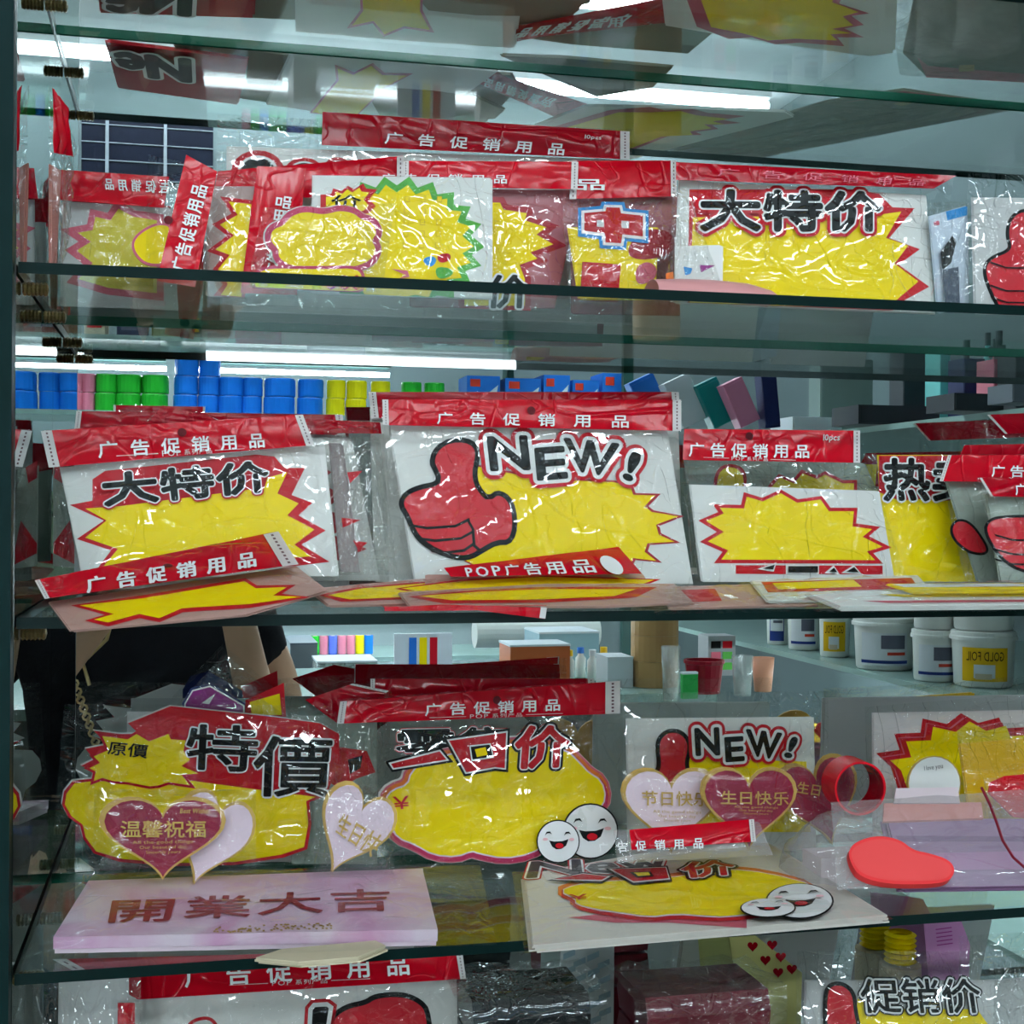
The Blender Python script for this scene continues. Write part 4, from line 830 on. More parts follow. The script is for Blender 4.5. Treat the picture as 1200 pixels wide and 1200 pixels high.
# folded red header sticking over the shelf front
k = thing('folded_header', 'long folded red header hanging over the front of the third shelf', 'sign pack', Matrix.Translation((0, 0, 0)), G3)
z0 = Z3 + .0042; L_ = [at_y(x, y, -.2155) for x, y in ((450, 712), (520, 708), (640, 712), (638, 725), (560, 715), (450, 716))]
v = [(p[0], -.2165, p[2]) for p in L_] + [(p[0], -.2175, p[2]) for p in L_]
MB().raw(v, [tuple(range(6, 12))[::-1], tuple(range(6))] + [(i, (i + 1) % 6, 6 + (i + 1) % 6, 6 + i) for i in range(6)], RED).build('hanging_flap', k)
w0 = [at_y(x, y, -.218) for x, y in ((634, 711.5), (641, 712), (639, 725), (632, 724))]; MB().raw([(p[0], -.2180, p[2]) for p in w0], [(3, 2, 1, 0)], STRIP).build('seal_strip', k)
MB().box((L_[0][0], -.2165, z0 - .0003), (L_[2][0], -.16, z0), RED).build('flat_flap', k)
# right hand packs
k = Pack('sign_card_pack', 'pack with yellow discs and red swirls standing behind the ten-piece yellow burst', Pl(880, -.09, Z3, 8), group=G3)
k.cardpart(Q(c_, 10, 480, 640, 490, 820, 890, 60, 890), mat('film_grey_card2', (178, 176, 166), .4))
pr = [(PRED, smooth_pts(Q(c_, 105, 590, 115, 510, 165, 485, 225, 510, 225, 590))), (YEL, smooth_pts(Q(c_, 118, 590, 125, 520, 165, 498, 212, 520, 215, 590)))]
zz = Q(c_, 310, 575, 340, 540, 390, 560, 420, 525, 470, 545, 500, 530, 560, 560, 600, 560, 600, 600, 300, 600); pr += [(PRED, zz, 4), (YEL, zz)]
zz = Q(c_, 690, 640, 740, 650, 720, 690, 790, 735, 720, 770, 760, 810, 690, 830); pr += [(PRED, zz, 4), (YEL, zz)]
k.prints('disc_print', pr); k.bag(Q(c_, 0, 480, 650, 485, 840, 895, 50, 895), CRUMP)
k = Pack('sign_card_pack', 'plain yellow burst card under a red ten-piece header, right of the NEW sign', Pl(910, -.125, Z3, 10), group=G3)
k.cardpart(Q(c_, 28, 565, 690, 588, 745, 905, 70, 905))
ro = Q(c_, 55, 690, 125, 660, 105, 632, 205, 635, 215, 590, 280, 610, 345, 580, 405, 615, 490, 603, 520, 645, 615, 645, 610, 700, 695, 712, 655, 745, 735, 785, 670, 805, 705, 842, 110, 840, 140, 800, 60, 765, 120, 730)
k.prints('burst_print', [(PRED, ro), (YEL, offset(ro, -4.2))])
bt = [K(800, 630, 2.73, *q) for q in ((335, 92, 430, 92, 430, 112, 335, 112), (520, 110, 545, 95, 560, 112), (465, 110, 480, 97, 490, 112), (250, 100, 290, 88, 285, 104))]
k.prints('lettering_tops', [(PRED, K(800, 630, 2.73, 170, 88, 640, 90, 640, 118, 170, 116))] + [(PWH, q, 2) for q in bt] + [(BLK, q) for q in bt])
k.header(Q(c_, 5, 368, 620, 374, 620, 487, 0, 477), strips=(0, 1), txt=Q(c_, 20, 415, 448, 422, 448, 470, 20, 464), gap=.3, sub=Q(c_, 170, 464, 300, 468, 300, 482, 170, 478), pcs=Q(c_, 490, 386, 556, 386, 553, 408, 488, 408), hole=Q(c_, 235, 393)[0])
k.bag(Q(c_, -5, 365, 625, 370, 800, 905, 60, 905))
k = Pack('sign_card_pack', 'yellow sign with a red top band and bold black characters beside the right fists', Pl(1060, -.105, Z3, 9), group=G3)
k.cardpart(Q(c_, 690, 462, 1100, 462, 1130, 905, 720, 905), YEL); k.prints('top_band', [(PRED, Q(c_, 690, 462, 1098, 462, 1110, 615, 920, 620, 830, 615, 760, 620, 690, 590))])
k.text('热卖', Q(c_, 702, 470, 1040, 470, 1040, 618, 702, 618), [(.075, PWH), (.035, BLK)]); k.bag(Q(c_, 640, 455, 1110, 455, 1160, 908, 740, 908))
k = Pack('sign_card_pack', 'small pack with crossed red headers at the far right back of the third shelf', Pl(1190, -.05, Z3, 3), group=G3)
k.header(Q(c_, 1072, 318, 1500, 300, 1500, 372, 1135, 385), mt=DRED, strips=(1, 0), sw=.02); k.bag(Q(c_, 1060, 315, 1500, 300, 1500, 905, 1080, 905))
k = Pack('sign_card_pack', 'pack with a red header peeking over the right fist packs', Pl(1180, -.075, Z3, 5), group=G3)
k.header(Q(c_, 990, 425, 1500, 415, 1500, 470, 970, 470), mt=DRED, strips=(0, 0)); k.bag(Q(c_, 985, 420, 1500, 412, 1500, 905, 1000, 905))
FR = mat('thumb_red', (198, 26, 42), .45)
k = Pack('sign_card_pack', 'red-headed pack with a small dark red fist at the right of the third shelf', Pl(1150, -.13, Z3, 10), group=G3)
k.cardpart(Q(c_, 930, 555, 1500, 555, 1500, 905, 1040, 905), mat('film_grey_card2', (178, 176, 166), .4)); f1 = smooth_pts(Q(c_, 945, 720, 965, 690, 1010, 700, 1060, 770, 1070, 805, 1010, 800, 960, 760)); k.prints('fist_print', [(BLK, f1, 3), (FR, f1)])
k.header(Q(c_, 935, 460, 1500, 460, 1500, 560, 905, 552), txt=Q(c_, 1085, 495, 1500, 500, 1500, 545, 1085, 535), gap=.3, strips=(1, 0), sw=.02); k.bag(Q(c_, 900, 455, 1500, 455, 1500, 908, 1000, 908))
k = Pack('sign_card_pack', 'front pack with a large red fist at the right end of the third shelf', Pl(1180, -.16, Z3, 12), group=G3)
k.cardpart(Q(c_, 1070, 600, 1500, 600, 1500, 905, 1120, 905), mat('film_grey_card2', (178, 176, 166), .4)); f1 = smooth_pts(Q(c_, 1065, 730, 1080, 690, 1140, 680, 1300, 680, 1400, 720, 1400, 880, 1200, 870, 1120, 820)); k.prints('fist_print', [(BLK, f1, 3.5), (FR, f1)])
mb = MB()
for yy_ in (745, 795, 830): mb.poly(k.P(Q(c_, 1095, yy_ - 8, 1160, yy_ + 10, 1300, yy_ + 14, 1300, yy_ + 20, 1160, yy_ + 17, 1100, yy_), k.t + .0012), k.t + .0014, BLK)
mb.build('finger_lines', k.card); k.header(Q(c_, 1045, 540, 1500, 535, 1500, 615, 1085, 605), mt=DRED, txt=Q(c_, 1165, 560, 1500, 560, 1500, 600, 1170, 600), strips=(1, 0), sw=.02); k.bag(Q(c_, 1040, 535, 1500, 530, 1500, 908, 1130, 908))
PK = mat('film_pink_card', (190, 150, 140), .4)
slant('flat pinkish pack lying before the gap between NEW sign and ten-piece burst', Z3 + .0006, [(775, 688), (900, 684), (958, 708), (785, 712)], FPC, [(PRED, [(782, 692), (838, 690), (846, 704), (790, 706)])], [(760, 686), (930, 681), (985, 711), (768, 715)])
k = slant('flat white pack with a red and yellow edge lying before the ten-piece burst', Z3 + .0034, [(880, 680), (1075, 674), (1100, 700), (900, 704)], WHITE, [(PRED, [(892, 682), (1068, 677), (1078, 690), (900, 694)]), (YEL, [(905, 684), (1000, 680), (1010, 688), (912, 691)])], [(866, 678), (1085, 670), (1115, 703), (890, 708)])
slant('flat pack of white and pink cards lying at the right front of the third shelf', Z3 + .0062, [(945, 694), (1100, 690), (1420, 690), (1420, 706), (985, 710)], WHITE, [(PINK, [(1010, 704), (1400, 701), (1400, 703.5), (1040, 706.5)]), (YEL, [(1030, 697), (1400, 694), (1400, 698), (1060, 700)])], [(915, 690), (1430, 686), (1430, 709), (962, 713)], t=.004)
slant('flat yellow-edged pack lying on the white and pink cards at the right', Z3 + .012, [(1040, 684), (1420, 682), (1420, 692), (1070, 694)], YEL, [(WHITE, [(1046, 684.5), (1420, 682.5), (1420, 686), (1060, 688)])], [(1028, 681), (1430, 679), (1430, 695), (1060, 697)], t=.002)
# ------------------------------------------------------------------ fourth shelf
G4 = 'sign packs on the fourth shelf'
d0 = (0, 700, 4); d1 = (300, 700, 4); d2 = (600, 700, 4); d3 = (900, 700, 4); e0 = (0, 900, 4); e1 = (300, 900, 4); e2 = (600, 900, 4); e3 = (900, 900, 4)
# clear bag with purple print behind
k = Pack('sign_card_pack', 'clear bag tilted up with a magenta arrow-like print behind the crossed-out price sign', Pl(265, -.035, Z4, 1), group=G4, t=.0015)
k.cardpart([(150, 835), (330, 835), (340, 1010), (150, 1010)], GREY)
ar = Q(d0, 870, 500, 905, 440, 985, 420, 1140, 510, 1140, 540, 870, 560); k.prints('arrow_print', [(NAVY, ar, 4), (PWH, ar, 1.6), (PURP, ar), (PWH, Q(d0, 945, 495, 1010, 450, 980, 500)), (PRED, Q(d0, 1150, 480, 1330, 400, 1340, 560, 1150, 560)), (YEL, Q(d0, 1170, 490, 1310, 450, 1320, 550, 1180, 550))], parent=k.e, n=.0025)
k.bag([(196, 838), (264, 766), (345, 835), (290, 1005)], CRUMP)
# 特價 sign
k = Pack('sign_card_pack', 'yellow cloud-like sign with big black characters and a small zigzag price burst', Pl(235, -.062, Z4, 3), group=G4, t=.003)
body = Q(d0, 430, 850, 340, 860, 300, 910, 290, 970, 320, 1030, 375, 1070, 390, 1130, 440, 1200, 560, 1240, 800, 1260, 1100, 1255, 1330, 1220, 1440, 1180, 1460, 1060, 1450, 960, 1530, 930, 1560, 850, 1590, 760, 1590, 640, 1500, 590, 1280, 560, 800, 510, 600, 590, 650, 640, 560, 640, 440, 625, 500, 690, 400, 710, 440, 760, 380, 790, 440, 810)
k.cardpart(body, WHITE, 'die_cut_card', layers=2)
yel = Q(d0, 430, 862, 350, 872, 312, 920, 304, 970, 335, 1025, 388, 1065, 402, 1125, 450, 1190, 570, 1225, 800, 1245, 1100, 1240, 1320, 1205, 1425, 1170, 1445, 1060, 1435, 955, 1480, 935, 1200, 900, 900, 860)
sbst = Q(d0, 480, 650, 600, 665, 640, 640, 700, 675, 790, 640, 800, 665, 870, 670, 860, 720, 890, 760, 850, 790, 930, 825, 850, 830, 890, 880, 790, 865, 745, 880, 700, 885, 600, 865, 530, 860, 480, 845, 440, 860, 450, 815, 420, 800, 470, 775, 440, 745, 510, 715)
k.prints('body_print', [(PRED, body), (YEL, yel), (PRED, sbst, 3.2), (YEL, sbst)])
k.text('特', Q(d0, 868, 590, 1230, 600, 1210, 820, 860, 800), [(.055, PWH), (.022, BLK)]); k.text('價', Q(d0, 1190, 640, 1575, 650, 1555, 930, 1180, 930), [(.045, PWH), (.016, BLK)])
k.text('原價', Q(d0, 510, 672, 700, 690, 690, 755, 500, 735), [(.02, BLK)])
k.bag(Q(d0, 300, 500, 1620, 510, 1640, 1330, 230, 1330), amp=.003)
# headers behind the 一口价 sign
k = Pack('sign_card_pack', 'pack with a dark red header farthest back behind the laughing-faces sign', Pl(560, -.04, Z4, 2), group=G4)
k.header(Q(d1, 540, 382, 1580, 380, 1590, 500, 540, 480), mt=DRED, sw=.02); k.bag(Q(d1, 535, 378, 1590, 376, 1640, 1270, 560, 1270))
k = Pack('sign_card_pack', 'pack with a crooked red header behind and left of the laughing-faces sign', Pl(440, -.055, Z4, 3), group=G4)
k.header(Q(d1, 230, 480, 450, 405, 620, 440, 380, 590), strips=(0, 1), mt=DRED, sw=.08); k.cardpart(Q(d1, 170, 560, 560, 560, 560, 1250, 170, 1250), mat('film_grey_card2', (178, 176, 166), .4)); k.prints('star_bits', [(PRED, Q(d1, 380, 700, 520, 720, 560, 820, 470, 850, 400, 900, 330, 860)), (BLK, Q(d1, 430, 760, 500, 740, 490, 800, 440, 830))]); k.bag(Q(d1, 120, 470, 640, 440, 600, 1260, 140, 1260), CRUMP, amp=.004)
k = Pack('sign_card_pack', 'yellow cloud price sign with red characters and two laughing white faces under a red header', Pl(580, -.078, Z4, 4), group=G4)
cl = smooth_pts([(452, 936), (460, 926), (478, 920), (482, 905), (500, 890), (560, 878), (620, 870), (662, 878), (682, 898), (688, 905), (704, 915), (709, 935), (700, 950), (688, 957), (680, 968), (645, 985), (620, 1000), (590, 1005), (560, 999), (553, 996), (535, 1003), (508, 1001), (487, 989), (466, 981), (458, 966), (457, 950)], 1)
k.cardpart(offset(cl, 9), WHITE, 'cloud_card', layers=2); k.prints('cloud_print', [(PINK, offset(cl, 8.6)), (ORG, offset(cl, 6)), (MAG, [(x + 1, y + 3) for x, y in offset(cl, 4)]), (LPINK, offset(cl, 1.8)), (YEL, cl)])
S_ = [(0.5,)]
def stroke(kk, pts, g1, g2, fill, nm): return kk.prints(nm, [(BLK, pts, g1), (PWH, pts, g2), (fill, pts)], n=kk.t + .002)
stroke(k, Q(d1, 632, 780, 860, 722, 892, 760, 645, 800), 4.5, 1.8, PRED, 'character_stroke')
stroke(k, Q(d1, 905, 672, 1172, 634, 1165, 800, 1120, 795, 985, 820), 4.5, 1.8, PRED, 'character_stroke')
k.prints('character_hole', [(PWH, Q(d1, 1000, 694, 1100, 684, 1116, 752, 1010, 768)), (BLK, Q(d1, 1006, 700, 1095, 690, 1110, 746, 1015, 760)), (YEL, Q(d1, 1025, 712, 1075, 702, 1085, 738, 1035, 748))], n=k.t + .004)
k.text('价', Q(d2, 15, 600, 275, 600, 265, 790, 0, 800), [(.12, BLK), (.065, PWH), (.035, PRED)])
k.text('零售价', Q(d1, 640, 615, 1440, 600, 1440, 720, 650, 760), [(.09, PRED), (.06, PWH), (.035, BLK)], n=-.001)
k.text('¥', Q(e1, 640, 135, 715, 130, 720, 190, 650, 195), [(.01, PRED)], tight=True)
def face(kk, cx, cy, r, n0, sy=1.0, nm='laughing_face'):
    def el(x, y, rx, ry, m_=20): return [(cx + r * (x + rx * math.cos(i * 2 * math.pi / m_)), cy + r * sy * (y + ry * math.sin(i * 2 * math.pi / m_))) for i in range(m_)]
    pr = [(BLK, el(0, 0, 1.06, 1.06, 28)), (PWH, el(0, 0, 1, 1, 28))]
    mo = [(cx + r * x, cy + r * sy * y) for x, y in ((-.45, -.05), (-.2, .0), (.2, -.02), (.5, -.12), (.38, .2), (.15, .36), (-.1, .38), (-.3, .25))]
    pr += [(BLK, mo), (PRED, el(.05, .2, .2, .13))]
    for ex in (-.5, .42):
        pr.append((BLK, [(cx + r * x, cy + r * sy * y) for x, y in ((ex - .17, -.3), (ex - .08, -.48), (ex + .08, -.5), (ex + .18, -.36), (ex + .06, -.42), (ex - .06, -.4))]))
        pr.append((mat('blush_print', (240, 190, 195), .5), el(ex + (-.15 if ex < 0 else .2), -.12, .13, .07, 12)))
    return kk.prints(nm, pr, n=n0)
face(k, 692, 974, 31, k.t + .004); face(k, 654, 986, 24, k.t + .008)
k.header(Q(d1, 400, 488, 1695, 392, 1695, 545, 385, 592), strips=(1, 1), txt=Q(d2, -410, 498, 230, 474, 230, 530, -410, 556), gap=.4, sub=Q(d1, 1000, 548, 1250, 540, 1250, 560, 1000, 568), hole=Q(d1, 1130, 482)[0])
k.bag(Q(d1, 380, 480, 1720, 385, 1740, 1290, 560, 1290))
# small NEW sign
k = Pack('sign_card_pack', 'smaller white NEW sign with a red thumb standing behind the heart cards', Pl(845, -.045, Z4, 3), group=G4)
NS = [(735, 843), (953, 841), (956, 1000), (737, 1000)]
k.cardpart(NS); k.prints('burst_print', [(YEL, Q(d2, 820, 740, 1000, 755, 1240, 765, 1380, 770, 1400, 1100, 700, 1100))])
tb = smooth_pts(Q(d2, 690, 700, 700, 660, 740, 632, 790, 640, 822, 680, 820, 730, 808, 770, 815, 820, 850, 860, 850, 960, 640, 960, 640, 850, 690, 820, 700, 780)); k.prints('thumb_print', [(BLK, tb, 5), (FR, tb)], n=k.t + .001)
for ch, q in [('N', Q(d2, 858, 618, 965, 614, 970, 735, 865, 738)), ('E', Q(d2, 998, 660, 1080, 655, 1085, 762, 1005, 768)), ('W', Q(d2, 1100, 622, 1260, 640, 1235, 755, 1120, 738)), ('!', Q(d2, 1312, 655, 1340, 660, 1305, 752, 1275, 745))]: k.text(ch, q, LAY, tight=True, name='letter')
k.bag([(733, 812), (972, 810), (975, 1003), (733, 1003)])
# heart cards
def heart_pts(cx, cy, w2, h2, rot=0):
    o = []
    for i in range(40):
        t = 2 * math.pi * i / 40; x = 16 * math.sin(t) ** 3; y = -(13 * math.cos(t) - 5 * math.cos(2 * t) - 2 * math.cos(3 * t) - math.cos(4 * t))
        x, y = x / 16 * w2, (y - 2.5) / 14.5 * h2; c, s_ = math.cos(rot), math.sin(rot); o.append((cx + x * c - y * s_, cy + x * s_ + y * c))
    return o
GH = 'heart greeting cards'
def heart(label, pl, cx, cy, w2, h2, mt, txt, tq, rot=0, bag=None, sub=None, film=None):
    k = Pack('heart_card', label, pl, 'heart card', GH, t=.002); p = heart_pts(cx, cy, w2, h2, rot)
    k.cardpart(p, GOLD, 'heart_board', layers=2); k.prints('heart_face', [(mt, [(cx + (x - cx) * .93, cy + (y - cy) * .93) for x, y in p])])
    if txt: k.text(txt, tq, [(.012, GOLD)])
    if sub:
        H = homog(UNIT, sub)
        for i, s_ in enumerate(('All the good things', 'Our beautiful day', 'Sincerely yours')): k.text(s_, [H((.1 * i, i / 3)), H((1 - .1 * i, i / 3)), H((1 - .1 * i, i / 3 + .22)), H((.1 * i, i / 3 + .22))], [(0, GOLD)], name='small_lettering')
    if bag: k.bag(bag, film or FILM, amp=.0012)
    return k
heart('pale pink heart card tilted behind the burgundy best-wishes heart', Pl(265, -.125, Z4, 12), 246, 985, 46, 56, LPINK, None, None, .35)
k = heart('burgundy heart card with gold characters and Best Wishes, in a bag at the left', Pl(192, -.135, Z4, 12), 191, 983, 74, 49, BURG, '温馨祝福', Q(e0, 562, 245, 970, 245, 970, 325, 562, 325), bag=Q(e0, 440, 100, 1200, 100, 1200, 500, 430, 500), sub=Q(e0, 620, 340, 910, 335, 900, 405, 630, 410))
k.text('Best Wishes', Q(e0, 845, 188, 990, 188, 985, 212, 842, 212), [(.01, GOLD)], name='small_lettering')
k = heart('pale lilac heart card turned on its side next to the laughing-faces sign', Pl(415, -.125, Z4, 12), 412, 975, 44, 54, LPINK, '生日快', Q(e1, 400, 200, 620, 330, 540, 420, 370, 300), .45)
k.bag(Q(e1, 280, 80, 640, 90, 650, 500, 270, 500), CRUMP)
k = heart('white-pink heart card with gold characters left of the burgundy birthday heart', Pl(785, -.125, Z4, 10), 787, 950, 58, 50, LPINK, '节日快乐', Q(e2, 605, 105, 930, 110, 930, 180, 605, 175), bag=Q(e2, 500, 10, 1050, 10, 1040, 300, 520, 300), sub=Q(e2, 660, 195, 890, 200, 880, 260, 670, 255))
k = heart('burgundy heart card with gold birthday characters right of the white-pink heart', Pl(880, -.14, Z4, 10), 878, 948, 56, 49, BURG, '生日快乐', Q(e2, 975, 105, 1300, 110, 1300, 175, 975, 170), bag=Q(e2, 880, 0, 1330, 0, 1340, 290, 900, 290), sub=Q(e2, 1040, 175, 1250, 180, 1240, 225, 1050, 220))
k = heart('tilted burgundy birthday heart card behind the red ring', Pl(965, -.12, Z4, 10, 8), 963, 940, 48, 52, BURG, '生日', Q(e3, 140, 60, 260, 80, 250, 135, 130, 115), -.25)
k.bag(Q(e3, 60, -40, 600, -40, 600, 300, 90, 300), CRUMP)
k = Pack('heart_card', 'round white tag with handwriting in front of the right yellow burst', Pl(1095, -.13, Z4, 12), 'tag', GH, t=.002)
c_w = [(1095 + 30 * math.cos(i * .2618), 918 + 31 * math.sin(i * .2618)) for i in range(24)]; k.cardpart(offset(c_w, 1.5), GOLD, 'tag_board', layers=1); k.prints('tag_face', [(WHITE, c_w)]); k.text('I love you', Q(d3, 730, 790, 820, 775, 822, 800, 732, 812), [(0, BLK)], name='small_lettering')
# red ring of ribbon
pr = at_y(1000, 920, -.135); RR = 34 * .865 / F
e = thing('ribbon_ring', 'bright red plastic ring standing before the tilted birthday heart', 'ring', Matrix.Translation(pr) @ Matrix.Rotation(math.radians(-4), 4, 'Z'))
MB().lathe([(RR * .93, -.012), (RR, -.012), (RR, .012), (RR * .93, .012), (RR * .93, -.012)], (0, 0, 0), mat('bright_red_plastic', (214, 14, 34), .25), 36, 'y').build('ring_band', e, False)
MB().lathe([(RR * .90, -.011), (RR * .925, -.011), (RR * .925, .011), (RR * .90, .011), (RR * .90, -.011)], (0, 0, 0), DRED, 36, 'y').build('inner_core', e, False)
def mound(label, cx, cyb, y0, wx, wy, h, mt, seed):
    """a crumpled bag heaped on the shelf"""
    p = at_y(cx, cyb, y0); e = thing('plastic_bag', label, 'bag', Matrix.Translation((p[0], y0, Z4 + .0006)), None); r_ = random.Random(seed); v = []; f = []; n, m_ = 20, 9
    for j in range(m_):
        t_ = j / (m_ - 1) * math.pi / 2
        for i in range(n):
            a = 2 * math.pi * i / n; k_ = 1 + r_.uniform(-.09, .09); v.append((wx * math.cos(a) * math.cos(t_) * k_, wy * math.sin(a) * math.cos(t_) * k_, max(0, h * math.sin(t_) * (1 + r_.uniform(-.06, .06)))))
    for j in range(m_ - 1):
        for i in range(n): f.append((j * n + i, j * n + (i + 1) % n, (j + 1) * n + (i + 1) % n, (j + 1) * n + i))
    MB().raw(v, f, mt).build('bag_film', e, True); MB().box((-wx * .5, -wy * .4, 0), (wx * .5, wy * .4, h * .45), mat('white_tissue', (225, 205, 210), .6)).build('bag_contents', e)
    return e
hz = pr[2] - RR - Z4 - .002
mound('milky crumpled bag heaped under the red ring', 985, 1000, -.135, .042, .036, hz, MILK, 4)
# right yellow burst sign
k = Pack('sign_card_pack', 'white card with a multi-edged yellow burst at the right of the fourth shelf', Pl(1120, -.045, Z4, 2.5), group=G4)
k.cardpart(Q(d3, 495, 545, 1900, 520, 1900, 1250, 500, 1250), mat('pale_card', (222, 212, 214), .4))
bs = Q(d3, 580, 790, 520, 735, 625, 720, 600, 645, 720, 640, 730, 575, 840, 600, 905, 550, 985, 595, 1080, 570, 1100, 620, 1300, 610, 1700, 620, 1700, 1200, 700, 1200)
k.prints('burst_print', [(PRED, bs, 1.5), (PINK, [(x + 2.2, y + 3) for x, y in bs]), (PRED, [(x + 4, y + 4) for x, y in bs]), (YEL, [(x + 9, y + 6) for x, y in offset(bs, -1.5)])]); k.bag(Q(d3, 460, 515, 1900, 400, 1900, 1260, 480, 1260))
k = Pack('sign_card_pack', 'orange-yellow block in a crinkled bag over the right yellow burst', Pl(1170, -.12, Z4, 10), group=G4)
k.cardpart(Q(d3, 900, 690, 1700, 620, 1700, 1100, 960, 1100), mat('orange_yellow_card', (240, 190, 20), .35)); k.bag(Q(d3, 890, 600, 1700, 560, 1700, 1100, 950, 1100), CRUMP)
k = Pack('sign_card_pack', 'bright red folded packets at the right edge of the fourth shelf', Pl(1185, -.15, Z4, 14), group=G4)
k.cardpart(Q(d3, 1050, 870, 1120, 840, 1600, 800, 1600, 1080, 1150, 1030, 1040, 920), mat('bright_red_plastic', (214, 14, 34), .25)); k.bag(Q(d3, 1020, 850, 1600, 780, 1600, 1100, 1050, 1080), CRUMP, amp=.003)
# packs of tissue paper under the milky bag
k = Pack('paper_pack', 'pack of white, peach and purple paper leaning right of the red ring', Pl(1130, -.195, Z4 + .0006, 48), 'paper pack', None, t=.008)
k.cardpart(Q(e3, 560, 235, 1700, 240, 1700, 560, 640, 560), mat('purple_paper', (160, 118, 160), .6), 'paper_stack', layers=4)
k.prints('paper_folds', [(mat('purple_paper_dark', (128, 84, 132), .6), Q(e3, 600, 318, 1700, 322, 1700, 345, 610, 345)), (mat('lilac_paper', (190, 130, 180), .5), Q(e3, 780, 400, 1700, 380, 1700, 470, 800, 480))])
mb = MB(); mb.poly(k.P(Q(e3, 545, 165, 1000, 160, 1010, 235, 540, 250), .010), .010, mat('peach_paper', (232, 150, 140), .6), .002); mb.build('peach_sheets', k.e)
mb = MB(); mb.poly(k.P(Q(e3, 600, 95, 890, 90, 900, 165, 590, 165), .011), .011, mat('white_tissue', (225, 205, 210), .6), .002); mb.build('white_sheets', k.e)
k.bag(Q(e3, 300, 150, 1700, 60, 1700, 590, 330, 560), MILK, n=.010, amp=.002)
# lying 一口价 pack
k = Pack('sign_card_pack', 'flat pack on the shelf front with a yellow cloud and two white faces', Pl(790, -.13, Z4 + .004, 86), group=G4, t=.006)
k.cardpart(Q(e2, 60, 500, 600, 400, 1200, 350, 1290, 400, 1760, 690, 100, 830), mat('cream_card', (222, 214, 206), .45), layers=5)
cl2 = smooth_pts(Q(e2, 225, 585, 300, 555, 420, 540, 700, 530, 1000, 480, 1200, 500, 1430, 560, 1400, 620, 1200, 680, 1000, 705, 900, 700, 770, 690, 640, 705, 480, 680, 400, 670, 300, 645, 300, 620), 1)
k.prints('cloud_print', [(PINK, Q(e2, 260, 700, 480, 680, 1100, 710, 1100, 750, 740, 725, 480, 725)), (ORG, [(x - 3, y - 2) for x, y in offset(cl2, 4)]), (PRED, [(x, y + 2) for x, y in offset(cl2, 3)]), (LPINK, offset(cl2, 1.2)), (YEL, cl2)])
k.text('New', Q(e2, 70, 440, 700, 410, 760, 470, 40, 520), [(.10, PRED), (.07, PWH), (.03, mat('dark_grey_print', (70, 64, 70), .4))], n=k.t - .002)
for q in (Q(e2, 195, 525, 330, 500, 450, 512, 420, 528), Q(e2, 465, 478, 720, 470, 735, 520, 570, 535)): stroke(k, q, 3.2, 1.2, PRED, 'character_stroke')
k.prints('character_hole', [(BLK, Q(e2, 550, 488, 650, 485, 665, 508, 585, 513)), (YEL, Q(e2, 570, 492, 640, 490, 648, 504, 592, 508))], n=k.t + .0035)
k.text('价', Q(e2, 775, 445, 1040, 430, 1050, 500, 800, 520), [(.12, BLK), (.06, PWH), (.03, PRED)]); k.text('¥', Q(e2, 265, 592, 350, 590, 355, 615, 275, 617), [(.01, PRED)], tight=True)
face(k, 937, 1056, 38, k.t + .003, .52); face(k, 900, 1064, 31, k.t + .0045, .34)
k.bag(Q(e2, 0, 470, 1200, 340, 1790, 690, 60, 850), FLATF, amp=.002)
k = Pack('sign_card_pack', 'pack with a bright red header lying below the two standing heart cards', Pl(820, -.155, Z4 + .012, 35), group=G4, t=.001)
k.header(Q(e2, 550, 290, 1130, 240, 1140, 345, 560, 385), strips=(0, 1), txt=Q(e2, 400, 350, 900, 325, 900, 375, 410, 398), gap=.7); k.bag(Q(e2, 480, 285, 1160, 235, 1230, 400, 500, 440), MILK)
# pink box
k = Pack('greeting_box', 'flat pink marbled box with red brush characters in a clear bag', Pl(290, -.205, Z4 + .0005, 84, 3), 'box', None, t=.010)
k.clamp = None
PB = nodemat('pink_marble_card'); PB[4].inputs['Roughness'].default_value = .3
nz = PB[2].new('ShaderNodeTexNoise'); nz.inputs['Scale'].default_value = 14; nz.inputs['Detail'].default_value = 3; nz.inputs['Distortion'].default_value = 1.5
rp = PB[2].new('ShaderNodeValToRGB'); rp.color_ramp.elements[0].color = (*srgb((205, 140, 185)), 1); rp.color_ramp.elements[0].position = .3; rp.color_ramp.elements[1].color = (*srgb((228, 206, 222)), 1); rp.color_ramp.elements[1].position = .62
tcn = PB[2].new('ShaderNodeTexCoord'); PB[3].new(tcn.outputs['Object'], nz.inputs['Vector']); PB[3].new(nz.outputs['Fac'], rp.inputs[0]); PB[3].new(rp.outputs[0], PB[4].inputs['Base Color'])
top = Q(e0, 415, 528, 1980, 470, 2052, 757, 250, 792)
mb = MB(); mb.poly(k.P(top, .010), .010, PB[0], .007); mb.build('box_lid', k.e, False)
mb = MB(); mb.poly(offset(k.P(top, .010), -.0006), .0028, LPINK, .0026); mb.build('box_tray', k.e)
RB = mat('red_brown_foil', (142, 44, 52), .35)
for ch, q in [('開', Q(e0, 500, 615, 850, 605, 820, 715, 480, 725)), ('業', Q(e0, 865, 600, 1190, 592, 1180, 695, 850, 705)), ('大', Q(e1, 5, 585, 310, 575, 325, 675, -5, 690)), ('吉', Q(e1, 335, 570, 640, 562, 650, 665, 330, 675))]: k.text(ch, q, [(.015, RB)], parent=k.e, n=.0085, name='foil_character')
mb = MB(); rnd = random.Random(3)
